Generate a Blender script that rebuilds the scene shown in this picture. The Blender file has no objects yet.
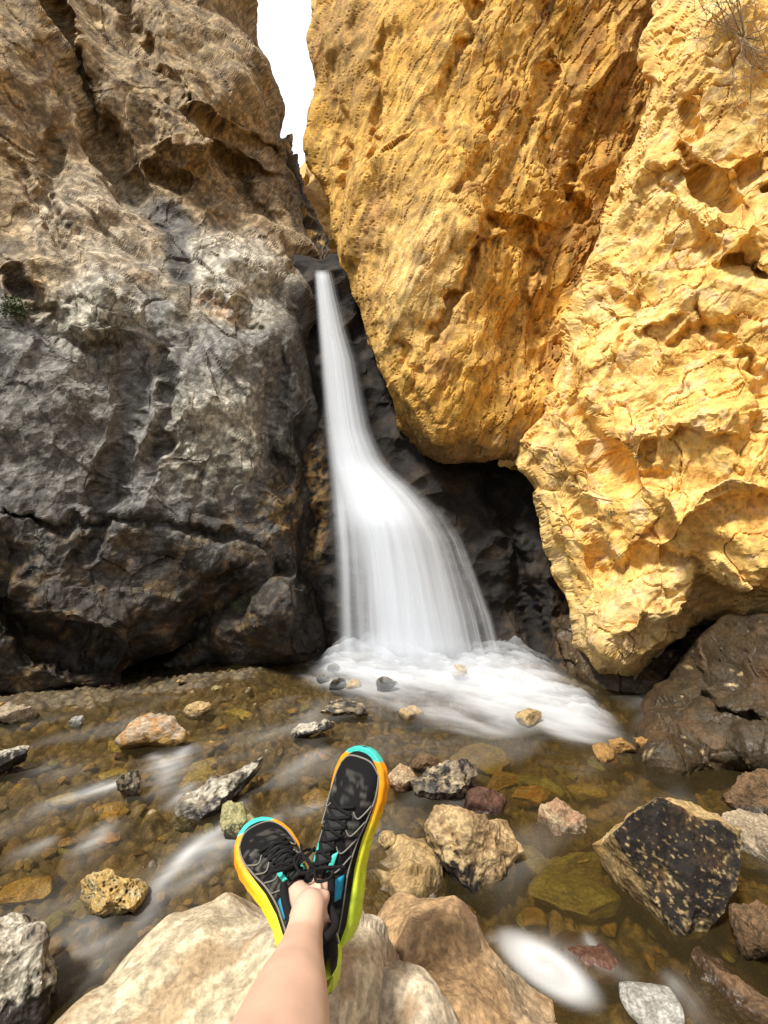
import bpy, bmesh, math, random
import numpy as np
from mathutils import Vector, Matrix
R = math.radians
rng = np.random.RandomState(7)
random.seed(7)
SC = bpy.context.scene
COL = SC.collection
F = 440.0; CZ = 1.5          # focal length in pixels, eye height above the water (m)

def at(px, py, Y):           # world point seen at a photograph position at distance Y
    return np.array([(px-384)/F*Y, Y, CZ-(py-512)/F*Y])
def on_z(px, py, z=0.0):     # world point on a level plane
    Y = (CZ-z)*F/(py-512)
    return np.array([(px-384)/F*Y, Y, z])

# ---------------------------------------------------------------- noise
def _hash(ix, iy, iz, seed):
    h = (ix.astype(np.int64)*374761393 + iy.astype(np.int64)*668265263 + iz.astype(np.int64)*2147483647*31 + seed*1274126177) & 0xffffffff
    h = ((h ^ (h >> 13))*1274126177) & 0xffffffff
    h = ((h ^ (h >> 16))*2246822519) & 0xffffffff
    h = (h ^ (h >> 15)) & 0xffffffff
    return h
def _h01(h, k=0):
    h = ((h + k*0x9E3779B9)*2654435761) & 0xffffffff
    h = ((h ^ (h >> 15))*2246822519) & 0xffffffff
    h = h ^ (h >> 13)
    return (h & 0xffffff)/float(0xffffff)
def noise(p, seed=0):        # smooth value noise, -1..1
    i = np.floor(p); f = p-i; i = i.astype(np.int64)
    w = f*f*f*(f*(f*6-15)+10)
    r = 0
    for dx in (0, 1):
        for dy in (0, 1):
            for dz in (0, 1):
                h = _hash(i[:, 0]+dx, i[:, 1]+dy, i[:, 2]+dz, seed)
                # gradient
                gx = _h01(h, 1)*2-1; gy = _h01(h, 2)*2-1; gz = _h01(h, 3)*2-1
                d = gx*(f[:, 0]-dx)+gy*(f[:, 1]-dy)+gz*(f[:, 2]-dz)
                ww = (w[:, 0] if dx else 1-w[:, 0])*(w[:, 1] if dy else 1-w[:, 1])*(w[:, 2] if dz else 1-w[:, 2])
                r = r + ww*d
    return r*1.6
def fbm(p, oct=4, seed=0, gain=.5, lac=2.03):
    a = 1; s = 0; q = p
    for o in range(oct):
        s = s + a*noise(q+o*17.3, seed+o); a *= gain; q = q*lac
    return s
def ridged(p, oct=4, seed=0, gain=.5):
    a = 1; s = 0; q = p
    for o in range(oct):
        s = s + a*(1-2*np.abs(noise(q+o*11.1, seed+o))); a *= gain; q = q*2.07
    return s
def voro(p, seed=0):
    """nearest and second-nearest cell: F1, F2, hash of nearest, offset from its centre"""
    i = np.floor(p).astype(np.int64); n = len(p)
    F1 = np.full(n, 9e9); F2 = np.full(n, 9e9); H = np.zeros(n, np.int64); O = np.zeros((n, 3))
    for dx in (-1, 0, 1):
        for dy in (-1, 0, 1):
            for dz in (-1, 0, 1):
                cx = i[:, 0]+dx; cy = i[:, 1]+dy; cz = i[:, 2]+dz
                h = _hash(cx, cy, cz, seed)
                c = np.stack([cx+_h01(h, 1), cy+_h01(h, 2), cz+_h01(h, 3)], 1)
                o = p-c; d = np.sqrt((o*o).sum(1))
                m = d < F1
                F2 = np.where(m, F1, np.minimum(F2, d))
                F1 = np.where(m, d, F1); H = np.where(m, h, H); O = np.where(m[:, None], o, O)
    return F1, F2, H, O
def sstep(a, b, x):
    t = np.clip((x-a)/(b-a), 0, 1); return t*t*(3-2*t)
def facet(p, size, seed, tilt=.6, off=.35, crack=.25, cw=.06, amp=.6):
    """fractured-rock relief: every cell a tilted plane, cracks between; result in metres for cells of `size`"""
    q = p/size
    q = q+.13*np.stack([fbm(q*1.3, 2, seed+50), fbm(q*1.3+9, 2, seed+51), fbm(q*1.3+5, 2, seed+52)], 1)
    F1, F2, H, O = voro(q, seed)
    r = np.stack([_h01(H, 5)*2-1, _h01(H, 6)*2-1, _h01(H, 7)*2-1], 1)
    h = (O*r).sum(1)*tilt+(_h01(H, 8)*2-1)*off
    e = sstep(0, cw, F2-F1); m = sstep(-.1, .5, noise(q*.6, seed+60))
    return amp*(h*(.7+.3*e)-crack*(1-e)*m*1.3)*size
CELL = None
def cell_size(G):
    e1 = np.linalg.norm(np.gradient(G, axis=0), axis=-1); e2 = np.linalg.norm(np.gradient(G, axis=1), axis=-1); return np.maximum(np.maximum(e1, e2), 1e-4).ravel()
def chip(p, size, seed, tilt=.5, off=.16, k=.42, sgn=1, warp=.07):
    """continuous chiselled relief: planar facets meeting in sharp edges (arrises for sgn=1, grooves for -1)"""
    q = p/size+seed*.37
    if warp: q = q+warp*np.stack([noise(q*1.7, seed+50), noise(q*1.7+9, seed+51), noise(q*1.7+5, seed+52)], 1)
    i = np.floor(q).astype(np.int64); best = np.full(len(q), 9e9)
    for dx in (-1, 0, 1):
        for dy in (-1, 0, 1):
            for dz in (-1, 0, 1):
                cx = i[:, 0]+dx; cy = i[:, 1]+dy; cz = i[:, 2]+dz; h = _hash(cx, cy, cz, seed)
                o = q-np.stack([cx+_h01(h, 1), cy+_h01(h, 2), cz+_h01(h, 3)], 1)
                r = np.stack([_h01(h, 5)*2-1, _h01(h, 6)*2-1, _h01(h, 7)*2-1], 1)
                best = np.minimum(best, (o*r).sum(1)*tilt+(_h01(h, 8)*2-1)*off+k*(o*o).sum(1))
    lod = 1. if CELL is None or len(CELL) != len(p) else sstep(2.4, 6, size/CELL)     # leave out chips finer than the mesh can carry
    return sgn*(best-.05)*size*lod
def unit(v): return v/np.maximum(1e-9, np.linalg.norm(v, axis=-1, keepdims=True))
def mix(a, b, t):
    t = np.asarray(t)[..., None]; return np.asarray(a)*(1-t)+np.asarray(b)*t

# ---------------------------------------------------------------- mesh helpers
def tag(o, label=None, cat=None, group=None, kind=None):
    if label: o['label'] = label
    if cat: o['category'] = cat
    if group: o['group'] = group
    if kind: o['kind'] = kind
    return o
def mesh_obj(name, verts, faces, mat, parent=None, attrs=None, smooth=True):
    me = bpy.data.meshes.new(name)
    verts = np.asarray(verts, np.float32)
    if isinstance(faces, np.ndarray):
        k = faces.shape[1]; n = len(faces)
        me.vertices.add(len(verts)); me.vertices.foreach_set('co', verts.ravel())
        me.loops.add(n*k); me.loops.foreach_set('vertex_index', faces.astype(np.int32).ravel())
        me.polygons.add(n)
        me.polygons.foreach_set('loop_start', np.arange(0, n*k, k, dtype=np.int32))
        me.polygons.foreach_set('loop_total', np.full(n, k, np.int32))
        me.update(calc_edges=True)
    else:
        me.from_pydata([tuple(map(float, v)) for v in verts], [], faces); me.update()
    me.polygons.foreach_set('use_smooth', np.full(len(me.polygons), smooth))
    for k_, a in (attrs or {}).items():
        a = np.asarray(a, np.float32)
        if a.ndim == 2:
            c = np.ones((len(a), 4), np.float32); c[:, :3] = a[:, :3]
            at_ = me.attributes.new(k_, 'FLOAT_COLOR', 'POINT'); at_.data.foreach_set('color', c.ravel())
        else:
            at_ = me.attributes.new(k_, 'FLOAT', 'POINT'); at_.data.foreach_set('value', a)
    if mat: me.materials.append(mat)
    o = bpy.data.objects.new(name, me); COL.objects.link(o)
    if parent: o.parent = parent
    return o
def grid_faces(nr, nc, keep=None, close=False):
    a = np.arange(nr*nc).reshape(nr, nc)
    if close: a = np.concatenate([a, a[:, :1]], 1)
    f = np.stack([a[:-1, :-1], a[:-1, 1:], a[1:, 1:], a[1:, :-1]], -1).reshape(-1, 4)
    if keep is not None: f = f[keep[f].all(1)]
    return f
def compact(verts, faces, attrs):
    used = np.zeros(len(verts), bool); used[faces.ravel()] = True
    m = np.cumsum(used)-1
    return verts[used], m[faces], {k: v[used] for k, v in attrs.items()}
def tube_geo(pts, rad, n=8, cap=True):
    pts = np.asarray(pts, float); m = len(pts)
    rad = np.broadcast_to(rad, (m,)) if np.ndim(rad) else np.full(m, rad)
    t = unit(np.gradient(pts, axis=0)); up = np.array([0, 0, 1.])
    if abs(t[0] @ up) > .9: up = np.array([1., 0, 0])
    V = []; x = unit(np.cross(t[0], up))
    for i in range(m):
        x = unit(x-t[i]*(x @ t[i])); y = np.cross(t[i], x)
        for k in range(n):
            a = 2*math.pi*k/n; V.append(pts[i]+rad[i]*(math.cos(a)*x+math.sin(a)*y))
    Fc = [[i*n+k, i*n+(k+1) % n, (i+1)*n+(k+1) % n, (i+1)*n+k] for i in range(m-1) for k in range(n)]
    if cap: Fc += [list(range(n))[::-1], [(m-1)*n+k for k in range(n)]]
    return V, Fc
def merge(geos):
    V = []; Fc = []
    for v, f in geos:
        b = len(V); V += list(v); Fc += [[i+b for i in q] for q in f]
    return V, Fc
def spline(pts, n):
    pts = np.asarray(pts, float); m = len(pts)
    t = np.linspace(0, m-1, n); i = np.clip(np.floor(t).astype(int), 0, m-2); f = (t-i)[:, None]
    p0 = pts[np.maximum(i-1, 0)]; p1 = pts[i]; p2 = pts[i+1]; p3 = pts[np.minimum(i+2, m-1)]
    return .5*((2*p1)+(-p0+p2)*f+(2*p0-5*p1+4*p2-p3)*f*f+(-p0+3*p1-3*p2+p3)*f**3)

# ---------------------------------------------------------------- materials
def new_mat(name):
    m = bpy.data.materials.new(name); m.use_nodes = True
    nt = m.node_tree; nt.nodes.clear()
    return m, nt, nt.nodes, nt.links
def nd(nt, kind, **kw):
    n = nt.nodes.new(kind)
    for k, v in kw.items():
        if k in n.inputs: n.inputs[k].default_value = v
        else: setattr(n, k, v)
    return n
def rock_material(name, scale=1.0, bump=.35, rough=(.55, .9), fine=60, vary=.35, spec=.4):
    """albedo from the mesh's own colour attribute, broken by mineral speckle; 'wet' attribute lowers roughness"""
    m, nt, N, L = new_mat(name)
    out = nd(nt, 'ShaderNodeOutputMaterial'); b = nd(nt, 'ShaderNodeBsdfPrincipled')
    L.new(b.outputs[0], out.inputs[0])
    tc = nd(nt, 'ShaderNodeTexCoord'); col = nd(nt, 'ShaderNodeAttribute', attribute_name='Col'); wet = nd(nt, 'ShaderNodeAttribute', attribute_name='wet')
    n1 = nd(nt, 'ShaderNodeTexNoise', Scale=fine*scale, Detail=5.0, Roughness=.7); L.new(tc.outputs['Object'], n1.inputs['Vector'])
    n2 = nd(nt, 'ShaderNodeTexNoise', Scale=7*scale, Detail=6.0, Roughness=.65); L.new(tc.outputs['Object'], n2.inputs['Vector'])
    mr = nd(nt, 'ShaderNodeMapRange'); mr.inputs['From Min'].default_value = .3; mr.inputs['From Max'].default_value = .7
    mr.inputs['To Min'].default_value = 1-vary; mr.inputs['To Max'].default_value = 1+vary
    L.new(n1.outputs[0], mr.inputs[0])
    mr2 = nd(nt, 'ShaderNodeMapRange'); mr2.inputs['From Min'].default_value = .3; mr2.inputs['From Max'].default_value = .7
    mr2.inputs['To Min'].default_value = 1-vary*.7; mr2.inputs['To Max'].default_value = 1+vary*.7
    L.new(n2.outputs[0], mr2.inputs[0])
    mu = nd(nt, 'ShaderNodeMath', operation='MULTIPLY'); L.new(mr.outputs[0], mu.inputs[0]); L.new(mr2.outputs[0], mu.inputs[1])
    vm = nd(nt, 'ShaderNodeVectorMath', operation='SCALE'); L.new(col.outputs['Color'], vm.inputs[0]); L.new(mu.outputs[0], vm.inputs['Scale'])
    L.new(vm.outputs[0], b.inputs['Base Color'])
    rr = nd(nt, 'ShaderNodeMapRange'); rr.inputs['To Min'].default_value = rough[1]; rr.inputs['To Max'].default_value = .26
    L.new(wet.outputs['Fac'], rr.inputs[0])
    ra = nd(nt, 'ShaderNodeMath', operation='MULTIPLY_ADD'); L.new(n1.outputs[0], ra.inputs[0]); ra.inputs[1].default_value = .25; 
    rs = nd(nt, 'ShaderNodeMath', operation='SUBTRACT'); L.new(rr.outputs[0], rs.inputs[0]); rs.inputs[1].default_value = .1
    L.new(rs.outputs[0], ra.inputs[2]); L.new(ra.outputs[0], b.inputs['Roughness'])
    b.inputs['Specular IOR Level'].default_value = spec
    n3 = nd(nt, 'ShaderNodeTexNoise', Scale=22*scale, Detail=4.0, Roughness=.62); L.new(tc.outputs['Object'], n3.inputs['Vector'])
    bp = nd(nt, 'ShaderNodeBump', Strength=bump, Distance=.014/scale); L.new(n3.outputs[0], bp.inputs['Height'])
    n4 = nd(nt, 'ShaderNodeTexVoronoi', Scale=45*scale); L.new(tc.outputs['Object'], n4.inputs['Vector'])
    bp2 = nd(nt, 'ShaderNodeBump', Strength=bump*.7, Distance=.008/scale); L.new(n4.outputs[0], bp2.inputs['Height']); L.new(bp.outputs[0], bp2.inputs['Normal'])
    L.new(bp2.outputs[0], b.inputs['Normal'])
    return m
M_CLIFF = rock_material('weathered_cliff_rock', 1.0, .5, fine=62, vary=.50)
M_GOLD = rock_material('golden_cliff_rock', 1.0, .5, fine=34, vary=.24)
M_ROCK = rock_material('river_rock', 2.2, .5, fine=45)
M_BED = rock_material('stream_bed_gravel', 2.0, .6, fine=40, vary=.5)

# ---------------------------------------------------------------- cliffs
def poly_sd(P, poly):
    """signed distance (positive inside) and nearest boundary point"""
    best = np.full(len(P), 9e9); near = np.zeros_like(P); inside = np.zeros(len(P), bool)
    n = len(poly)
    for i in range(n):
        a = poly[i]; b = poly[(i+1) % n]; ab = b-a
        t = np.clip(((P-a) @ ab)/(ab @ ab+1e-9), 0, 1); c = a+t[:, None]*ab
        d = np.hypot(*(P-c).T); m = d < best
        best[m] = d[m]; near[m] = c[m]
        cr = ((a[1] > P[:, 1]) != (b[1] > P[:, 1]))
        xs = (b[0]-a[0])*(P[:, 1]-a[1])/(b[1]-a[1]+1e-12)+a[0]
        inside ^= cr & (P[:, 0] < xs)
    return np.where(inside, best, -best), near
def line_sd(P, pts, closed=False):
    """distance to a polyline, side (+ left of travel), position 0..1 along it"""
    pts = np.asarray(pts, float); best = np.full(len(P), 9e9); side = np.zeros(len(P)); T = np.zeros(len(P)); n = len(pts)-1
    for i in range(n):
        a = pts[i]; ab = pts[i+1]-a
        t = np.clip(((P-a) @ ab)/(ab @ ab), 0, 1); c = a+t[:, None]*ab
        d = np.hypot(*(P-c).T); m = d < best
        best[m] = d[m]; side[m] = np.sign(ab[0]*(P[m, 1]-a[1])-ab[1]*(P[m, 0]-a[0])); T[m] = (i+t[m])/n
    return best, side, T
def rbf(ctrl, P, c=45.):
    ctrl = np.asarray(ctrl, float); X = ctrl[:, :2]; y = ctrl[:, 2]
    phi = lambda A, B: np.sqrt(((A[:, None]-B[None])**2).sum(-1)+c*c)/100
    n = len(X); A = np.zeros((n+3, n+3)); A[:n, :n] = phi(X, X)+np.eye(n)*1e-3
    A[:n, n] = 1; A[:n, n+1:] = X/500; A[n, :n] = 1; A[n+1:, :n] = X.T/500
    w = np.linalg.solve(A, np.concatenate([y, [0, 0, 0]]))
    out = np.empty(len(P))
    for s in range(0, len(P), 40000):
        Q = P[s:s+40000]; out[s:s+40000] = phi(Q, X) @ w[:n]+w[n]+Q @ w[n+1:]/500
    return out
def axis_steps(a, b, lo, hi, fine, coarse):
    out = []; x = a
    while x < b:
        out.append(x); d = max(lo-x, x-hi, 0); x += fine+(coarse-fine)*min(1, d/60.)
    out.append(b); return np.array(out)
GRIDS = {}
def cliff(name, outline, ctrl, cracks=(), ledges=(), bumps=(), relief=None, paint=None, step=1.45, rnd=(.35, 45), back=.011, backpx=90, label='', cat='cliff', mat=None, jag=1.0, seed=0, kind='structure'):
    outline = np.asarray(outline, float)
    u0, v0 = outline.min(0)-backpx; u1, v1 = outline.max(0)+backpx
    us = axis_steps(u0, u1, -15, 783, step, 7); vs = axis_steps(v0, v1, -15, 1039, step, 7)
    U, V = np.meshgrid(us, vs); P = np.stack([U.ravel(), V.ravel()], 1); nr, nc = U.shape
    # rough the outline a little so that edges are broken rock, not a drawn curve
    Q3 = np.stack([P[:, 0]/38, P[:, 1]/38, np.full(len(P), seed*3.1)], 1)
    W = np.stack([fbm(Q3, 3, seed+1, .42), fbm(Q3+7.7, 3, seed+2, .42)], 1)*5*jag
    d, near = poly_sd(P+W, outline)
    near = near-W
    out = d < 0
    q = np.where(out[:, None], near, P)
    inward = unit(near-P); dd = np.where(out, -d, 0)
    q = q+np.where(out[:, None], inward*(dd*.35)[:, None], 0)
    Y = rbf(ctrl, q)
    wpx = rnd[1]; t = np.clip(d/wpx, 0, 1)
    Y = Y+rnd[0]*(1-np.sqrt(np.clip(1-(1-t)**2, 0, 1)))+dd*back
    # sculpted features, metres towards the viewer
    H = np.zeros(len(P))
    Pw = P+np.stack([fbm(Q3*1.7+3, 3, seed+3), fbm(Q3*1.7+5, 3, seed+4)], 1)*7
    for pts, w, dep in cracks:
        dl, sd, T = line_sd(Pw, pts); e = np.minimum(1, np.minimum(T, 1-T)*8+.15)
        H -= 1.1*dep*e*np.exp(-(dl/w)**2)
    for pts, sgn, h, Lr in ledges:
        dl, sd, T = line_sd(Pw, pts); e = np.minimum(1, np.minimum(T, 1-T)*6)
        s = dl*sd*sgn; H += h*e*np.where(s > 0, sstep(0, 5, s)*np.exp(-np.maximum(s, 0)/Lr), 0)
    for (cx, cy, rx, ry, ang, h) in bumps:
        ca, sa = math.cos(R(ang)), math.sin(R(ang)); dx = Pw[:, 0]-cx; dy = Pw[:, 1]-cy
        r = np.hypot((dx*ca+dy*sa)/rx, (-dx*sa+dy*ca)/ry); H += h*np.exp(-r**3*.8)
    fade = sstep(-60, 10, d)
    Y = Y-H*fade
    X3 = np.stack([(q[:, 0]-384)/F*Y, Y, CZ-(q[:, 1]-512)/F*Y], 1)
    G = X3.reshape(nr, nc, 3)
    Gs = G.copy()
    for _ in range(5):       # displacement follows the smoothed form, so that relief does not fold over itself
        Gp = np.pad(Gs, ((2, 2), (2, 2), (0, 0)), 'edge'); Gs = sum(Gp[2+i:2+i+nr, 2+j:2+j+nc] for i in (-2, 0, 2) for j in (-2, 0, 2))/9
    du = np.gradient(Gs, axis=1); dv = np.gradient(Gs, axis=0)
    nrm = unit(np.cross(du, dv).reshape(-1, 3))
    if (nrm[d > 30].mean(0) @ np.array([0, -1, 0])) < 0: nrm = -nrm
    base_y = unit(X3-np.array([0, 0, CZ]))
    # smooth normals used for displacement: blend with towards-eye so that folds do not self-cross
    dn = unit(nrm-.6*base_y)
    global CELL
    CELL = cell_size(Gs); r = relief(X3, P, d)*(.12+.88*sstep(-26, -4, d)); CELL = None
    X3 = X3+dn*r[:, None]
    Gx = X3.reshape(nr, nc, 3)
    for it in range(5):     # relax strongly stretched cells
        e1 = np.linalg.norm(np.diff(Gx, axis=1), axis=2); e2 = np.linalg.norm(np.diff(Gx, axis=0), axis=2)
        st = np.maximum(np.maximum(np.pad(e1, ((0, 0), (0, 1))), np.pad(e1, ((0, 0), (1, 0)))), np.maximum(np.pad(e2, ((0, 1), (0, 0))), np.pad(e2, ((1, 0), (0, 0)))))
        cell = np.abs(np.gradient(U, axis=1))*np.clip(Gx[..., 1], 1, 30)/F; m_ = sstep(4.5, 9, st/cell)
        mp_ = np.pad(m_, 2, 'edge'); m_ = sum(mp_[2+i:2+i+nr, 2+j:2+j+nc] for i in (-2, 0, 2) for j in (-2, 0, 2))/9*.8
        Gp = np.pad(Gx, ((1, 1), (1, 1), (0, 0)), 'edge'); av = (Gp[:-2, 1:-1]+Gp[2:, 1:-1]+Gp[1:-1, :-2]+Gp[1:-1, 2:])/4
        Gx = Gx+(av-Gx)*m_[..., None]
    X3 = Gx.reshape(-1, 3)
    col, wet = paint(X3, P, r, nrm)
    keep = d > -backpx
    f = grid_faces(nr, nc, keep)[:, ::-1]
    GRIDS[name] = (us, vs, X3.reshape(nr, nc, 3))
    v, f, a = compact(X3, f, {'Col': col, 'wet': wet})
    o = mesh_obj(name, v, f, mat or M_CLIFF, attrs=a, smooth=False)
    return tag(o, label, cat, kind=kind)
def on_cliff(name, u, v):
    us, vs, G = GRIDS[name]; return G[np.abs(vs-v).argmin(), np.abs(us-u).argmin()]

def aniso(X, ax, k):          # stretch coordinates so relief elongates along unit vector ax by factor k
    ax = np.array(ax)/np.linalg.norm(ax); a = X @ ax
    return X-np.outer(a, ax)*(1-1/k)

# ---- grey cliff on the left
def relief_grey(X, P, d):
    Xa = aniso(X, (.5, .2, -.8), 1.6)
    r = .14*fbm(X*1.1, 3, 11)
    r += .55*chip(Xa, .85, 12)+.5*chip(Xa, .34, 13, sgn=-1)+.55*chip(X, .15, 14)*(.5+.5*sstep(-.3, .5, noise(X*2.3, 6)))
    r += .35*facet(Xa, .30, 18, .3, .22, .16)
    r += .6*chip(X, .06, 17, sgn=1)*(.5+.6*sstep(-.3, .4, noise(X*3, 7)))+.45*chip(X, .09, 19, sgn=-1)*sstep(-.2, .4, noise(X*2.2, 27))
    return r
def blob(P, cx, cy, rx, ry, ang=0, soft=.5):
    ca, sa = math.cos(R(ang)), math.sin(R(ang)); dx = P[:, 0]-cx; dy = P[:, 1]-cy
    r = np.hypot((dx*ca+dy*sa)/rx, (-dx*sa+dy*ca)/ry); return 1-sstep(1-soft, 1+soft, r)
def paint_grey(X, P, r, n):
    n1 = fbm(X*1.6, 4, 21); n2 = fbm(X*5, 4, 22); n3 = fbm(X*10, 2, 23); n4 = fbm(X*19, 2, 24, .35)
    v = P[:, 1]+60*n1-.12*(P[:, 0]-160)
    tan = np.array([.42, .31, .18]); grey = np.array([.31, .305, .285]); dark = np.array([.055, .042, .026]); pale = np.array([.60, .56, .46])
    c = mix(tan, grey, sstep(235, 330, v))
    c = mix(c, np.array([.40, .27, .13]), .45*sstep(.05, .6, n2)*(1-sstep(230, 300, v)))
    c = mix(c, np.array([.2, .16, .11]), .6*sstep(.1, .7, -n2+.5*n3)*(1-.6*sstep(280, 360, v)))
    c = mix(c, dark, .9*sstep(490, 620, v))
    c = mix(c, np.array([.30, .19, .08]), .6*sstep(.0, .6, n2+.3*n3)*sstep(470, 560, v))
    for b in (blob(P, 215, 440, 55, 55, -20), blob(P, 235, 275, 75, 35, 25), blob(P, 90, 310, 45, 35), blob(P, 60, 420, 60, 60)*.35, blob(P, 90, 220, 60, 50)*.4):  # first blob: sky sheen on the wet rock, painted in as pale colour
        c = mix(c, pale, np.clip(b*(.95+.5*n3), 0, 1))
    c = mix(c, np.array([.11, .105, .10]), .8*np.clip(blob(P, 60, 405, 75, 75, 0, .8)*(.35+.8*n3+.4*n4), 0, 1))
    wet = sstep(500, 660, v)*.5
    s = np.clip(blob(P, 168, 212, 34, 16, 35)+blob(P, 178, 258, 14, 32, -15), 0, 1)*sstep(-.5, .2, n3+.6)
    c = mix(c, np.array([.05, .05, .052]), s*.9); wet = np.maximum(wet, s*.45)
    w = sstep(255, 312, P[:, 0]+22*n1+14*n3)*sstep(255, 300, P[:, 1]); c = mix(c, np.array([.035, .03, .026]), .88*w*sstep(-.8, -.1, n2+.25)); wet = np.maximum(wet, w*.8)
    c = mix(c, np.array([.42, .27, .10]), .8*blob(P, 284, 515, 24, 40, 0)*sstep(-.4, .3, n3)); c = mix(c, np.array([.45, .27, .14]), .7*blob(P, 222, 302, 34, 8, 28)*sstep(-.4, .2, n3))
    c = mix(c, np.array([.06, .10, .025]), .8*blob(P, 235, 606, 22, 7, -20)*sstep(-.2, .3, n3))
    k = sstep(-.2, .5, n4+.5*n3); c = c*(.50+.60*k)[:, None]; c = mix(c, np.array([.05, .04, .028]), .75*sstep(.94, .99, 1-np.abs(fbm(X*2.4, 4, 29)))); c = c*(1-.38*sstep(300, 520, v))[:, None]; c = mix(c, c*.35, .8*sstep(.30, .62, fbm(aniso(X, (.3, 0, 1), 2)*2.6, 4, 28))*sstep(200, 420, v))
    wet = np.maximum(wet, .6*blob(P, 205, 430, 110, 90, 0, .6)*sstep(-.3, .3, n2)); wet = np.maximum(wet, .4*blob(P, 240, 270, 80, 40, 25, .6))
    return np.clip(c, .012, .8), wet
cliff('grey_cliff',
    [(-700, -500), (232, -500), (236, -200), (256, 0), (272, 52), (287, 120), (292, 165), (303, 200), (308, 235), (318, 258), (309, 275), (318, 320), (321, 400), (319, 480), (324, 560), (326, 620), (326, 668), (250, 676), (160, 690), (110, 694), (0, 703), (-200, 720), (-700, 760)],
    [(-600, -400, 3.6), (-600, 700, 2.2), (-250, 0, 3.6), (-250, 700, 2.75), (0, -300, 5.4), (0, 0, 4.3), (0, 200, 3.9), (0, 400, 3.55), (0, 600, 3.5), (0, 700, 3.5), (120, 0, 5.3), (200, -300, 6.6), (200, 0, 5.9), (255, 0, 6.5), (285, 130, 6.5),
     (120, 120, 5.0), (205, 95, 5.25), (172, 172, 5.15), (90, 250, 4.1), (150, 215, 4.85), (250, 190, 5.7), (300, 240, 5.9), (220, 270, 4.6), (300, 290, 5.15), (200, 430, 4.05), (300, 430, 4.75), (100, 430, 3.75), (200, 560, 4.0), (110, 600, 3.8), (300, 560, 4.45), (270, 620, 4.15), (200, 640, 4.3), (120, 690, 3.72), (320, 660, 4.55), (0, 800, 3.4), (320, 800, 4.5)],
    cracks=[([(40, -30), (72, 50), (98, 115), (118, 170), (148, 198)], 9, .30), ([(112, -20), (150, 60), (185, 105), (215, 130), (270, 150), (296, 190)], 7, .22),
            ([(150, 165), (170, 178), (188, 188)], 9, .22), ([(0, 262), (35, 300), (62, 338), (100, 352), (130, 348)], 6, .18), ([(125, 345), (128, 420), (112, 470), (98, 530), (70, 575)], 6, .12),
            ([(0, 512), (60, 528), (110, 520), (180, 528), (245, 540), (282, 556)], 4, .14), ([(284, 556), (262, 590), (225, 606), (190, 636), (150, 668), (125, 690)], 13, .42), ([(250, 555), (235, 575), (195, 585)], 5, .12),
            ([(160, 340), (170, 380), (160, 440), (150, 455)], 5, .12), ([(280, 345), (282, 380), (270, 430), (282, 470), (300, 500)], 9, .2), ([(200, 290), (240, 300), (262, 330)], 5, .1), ([(0, 595), (30, 640), (80, 660), (120, 655)], 14, .25), ([(60, 120), (45, 190), (80, 250)], 6, .1), ([(0, 140), (40, 200), (70, 260)], 5, .08), ([(215, 130), (245, 185), (275, 235)], 8, .2)],
    ledges=[([(0, 618), (50, 628), (110, 640), (140, 670)], -1, .38, 60), ([(185, 208), (215, 196), (250, 205), (280, 240), (300, 262)], 1, .25, 50), ([(150, 150), (200, 150), (245, 158), (290, 185)], -1, .35, 60),
            ([(40, 285), (90, 270), (130, 290), (160, 330)], 1, .16, 45), ([(130, 470), (190, 470), (250, 455)], -1, .03, 60), ([(232, 600), (275, 575), (318, 590)], 1, .22, 60)],
    bumps=[(195, 152, 24, 16, 0, .2), (215, 75, 65, 55, 20, .25), (90, 315, 42, 30, 0, .12), (275, 630, 40, 38, 0, .18), (70, 430, 70, 60, 0, .1), (225, 430, 50, 60, 0, .12), (285, 515, 22, 35, 0, .15), (145, 495, 30, 22, 0, .1)],
    relief=relief_grey, paint=paint_grey, rnd=(.3, 30), seed=1, label='tall grey and tan cliff left of the waterfall, dark and wet along its foot')

# ---- overhanging orange cliff in the middle
GOLD = np.array([.65, .37, .07])
def relief_orange(X, P, d):
    ax = unit(np.array([.30, .1, .95]))
    Xa = aniso(X, ax, 2.6); Xb = aniso(X, unit(np.array([.5, .1, .8])), 3.0)
    k = sstep(430, 560, P[:, 0])
    r = .12*fbm(X*1.0, 3, 31)
    r += .6*chip(Xa, .42, 32)*(1-k)+.9*chip(Xb, .40, 33)*k
    r += .7*chip(Xa, .16, 34)*(1-k)+.95*chip(Xb, .16, 35)*k+.35*facet(Xb, .2, 42, .3, .3, .25)*(.35+.65*k)
    r += .7*chip(aniso(X, ax, 2.2), .075, 36)*(.5+.7*sstep(-.2, .4, noise(X*2, 37)))
    r += .6*chip(aniso(X, ax, 2.0), .036, 40, warp=0)
    cr_ = 1-np.abs(fbm(aniso(X, unit(np.array([.42, .1, .9])), 5)*5.5, 3, 301)); r -= .045*sstep(.90, .99, cr_)*(.3+.7*k)
    return r
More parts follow.
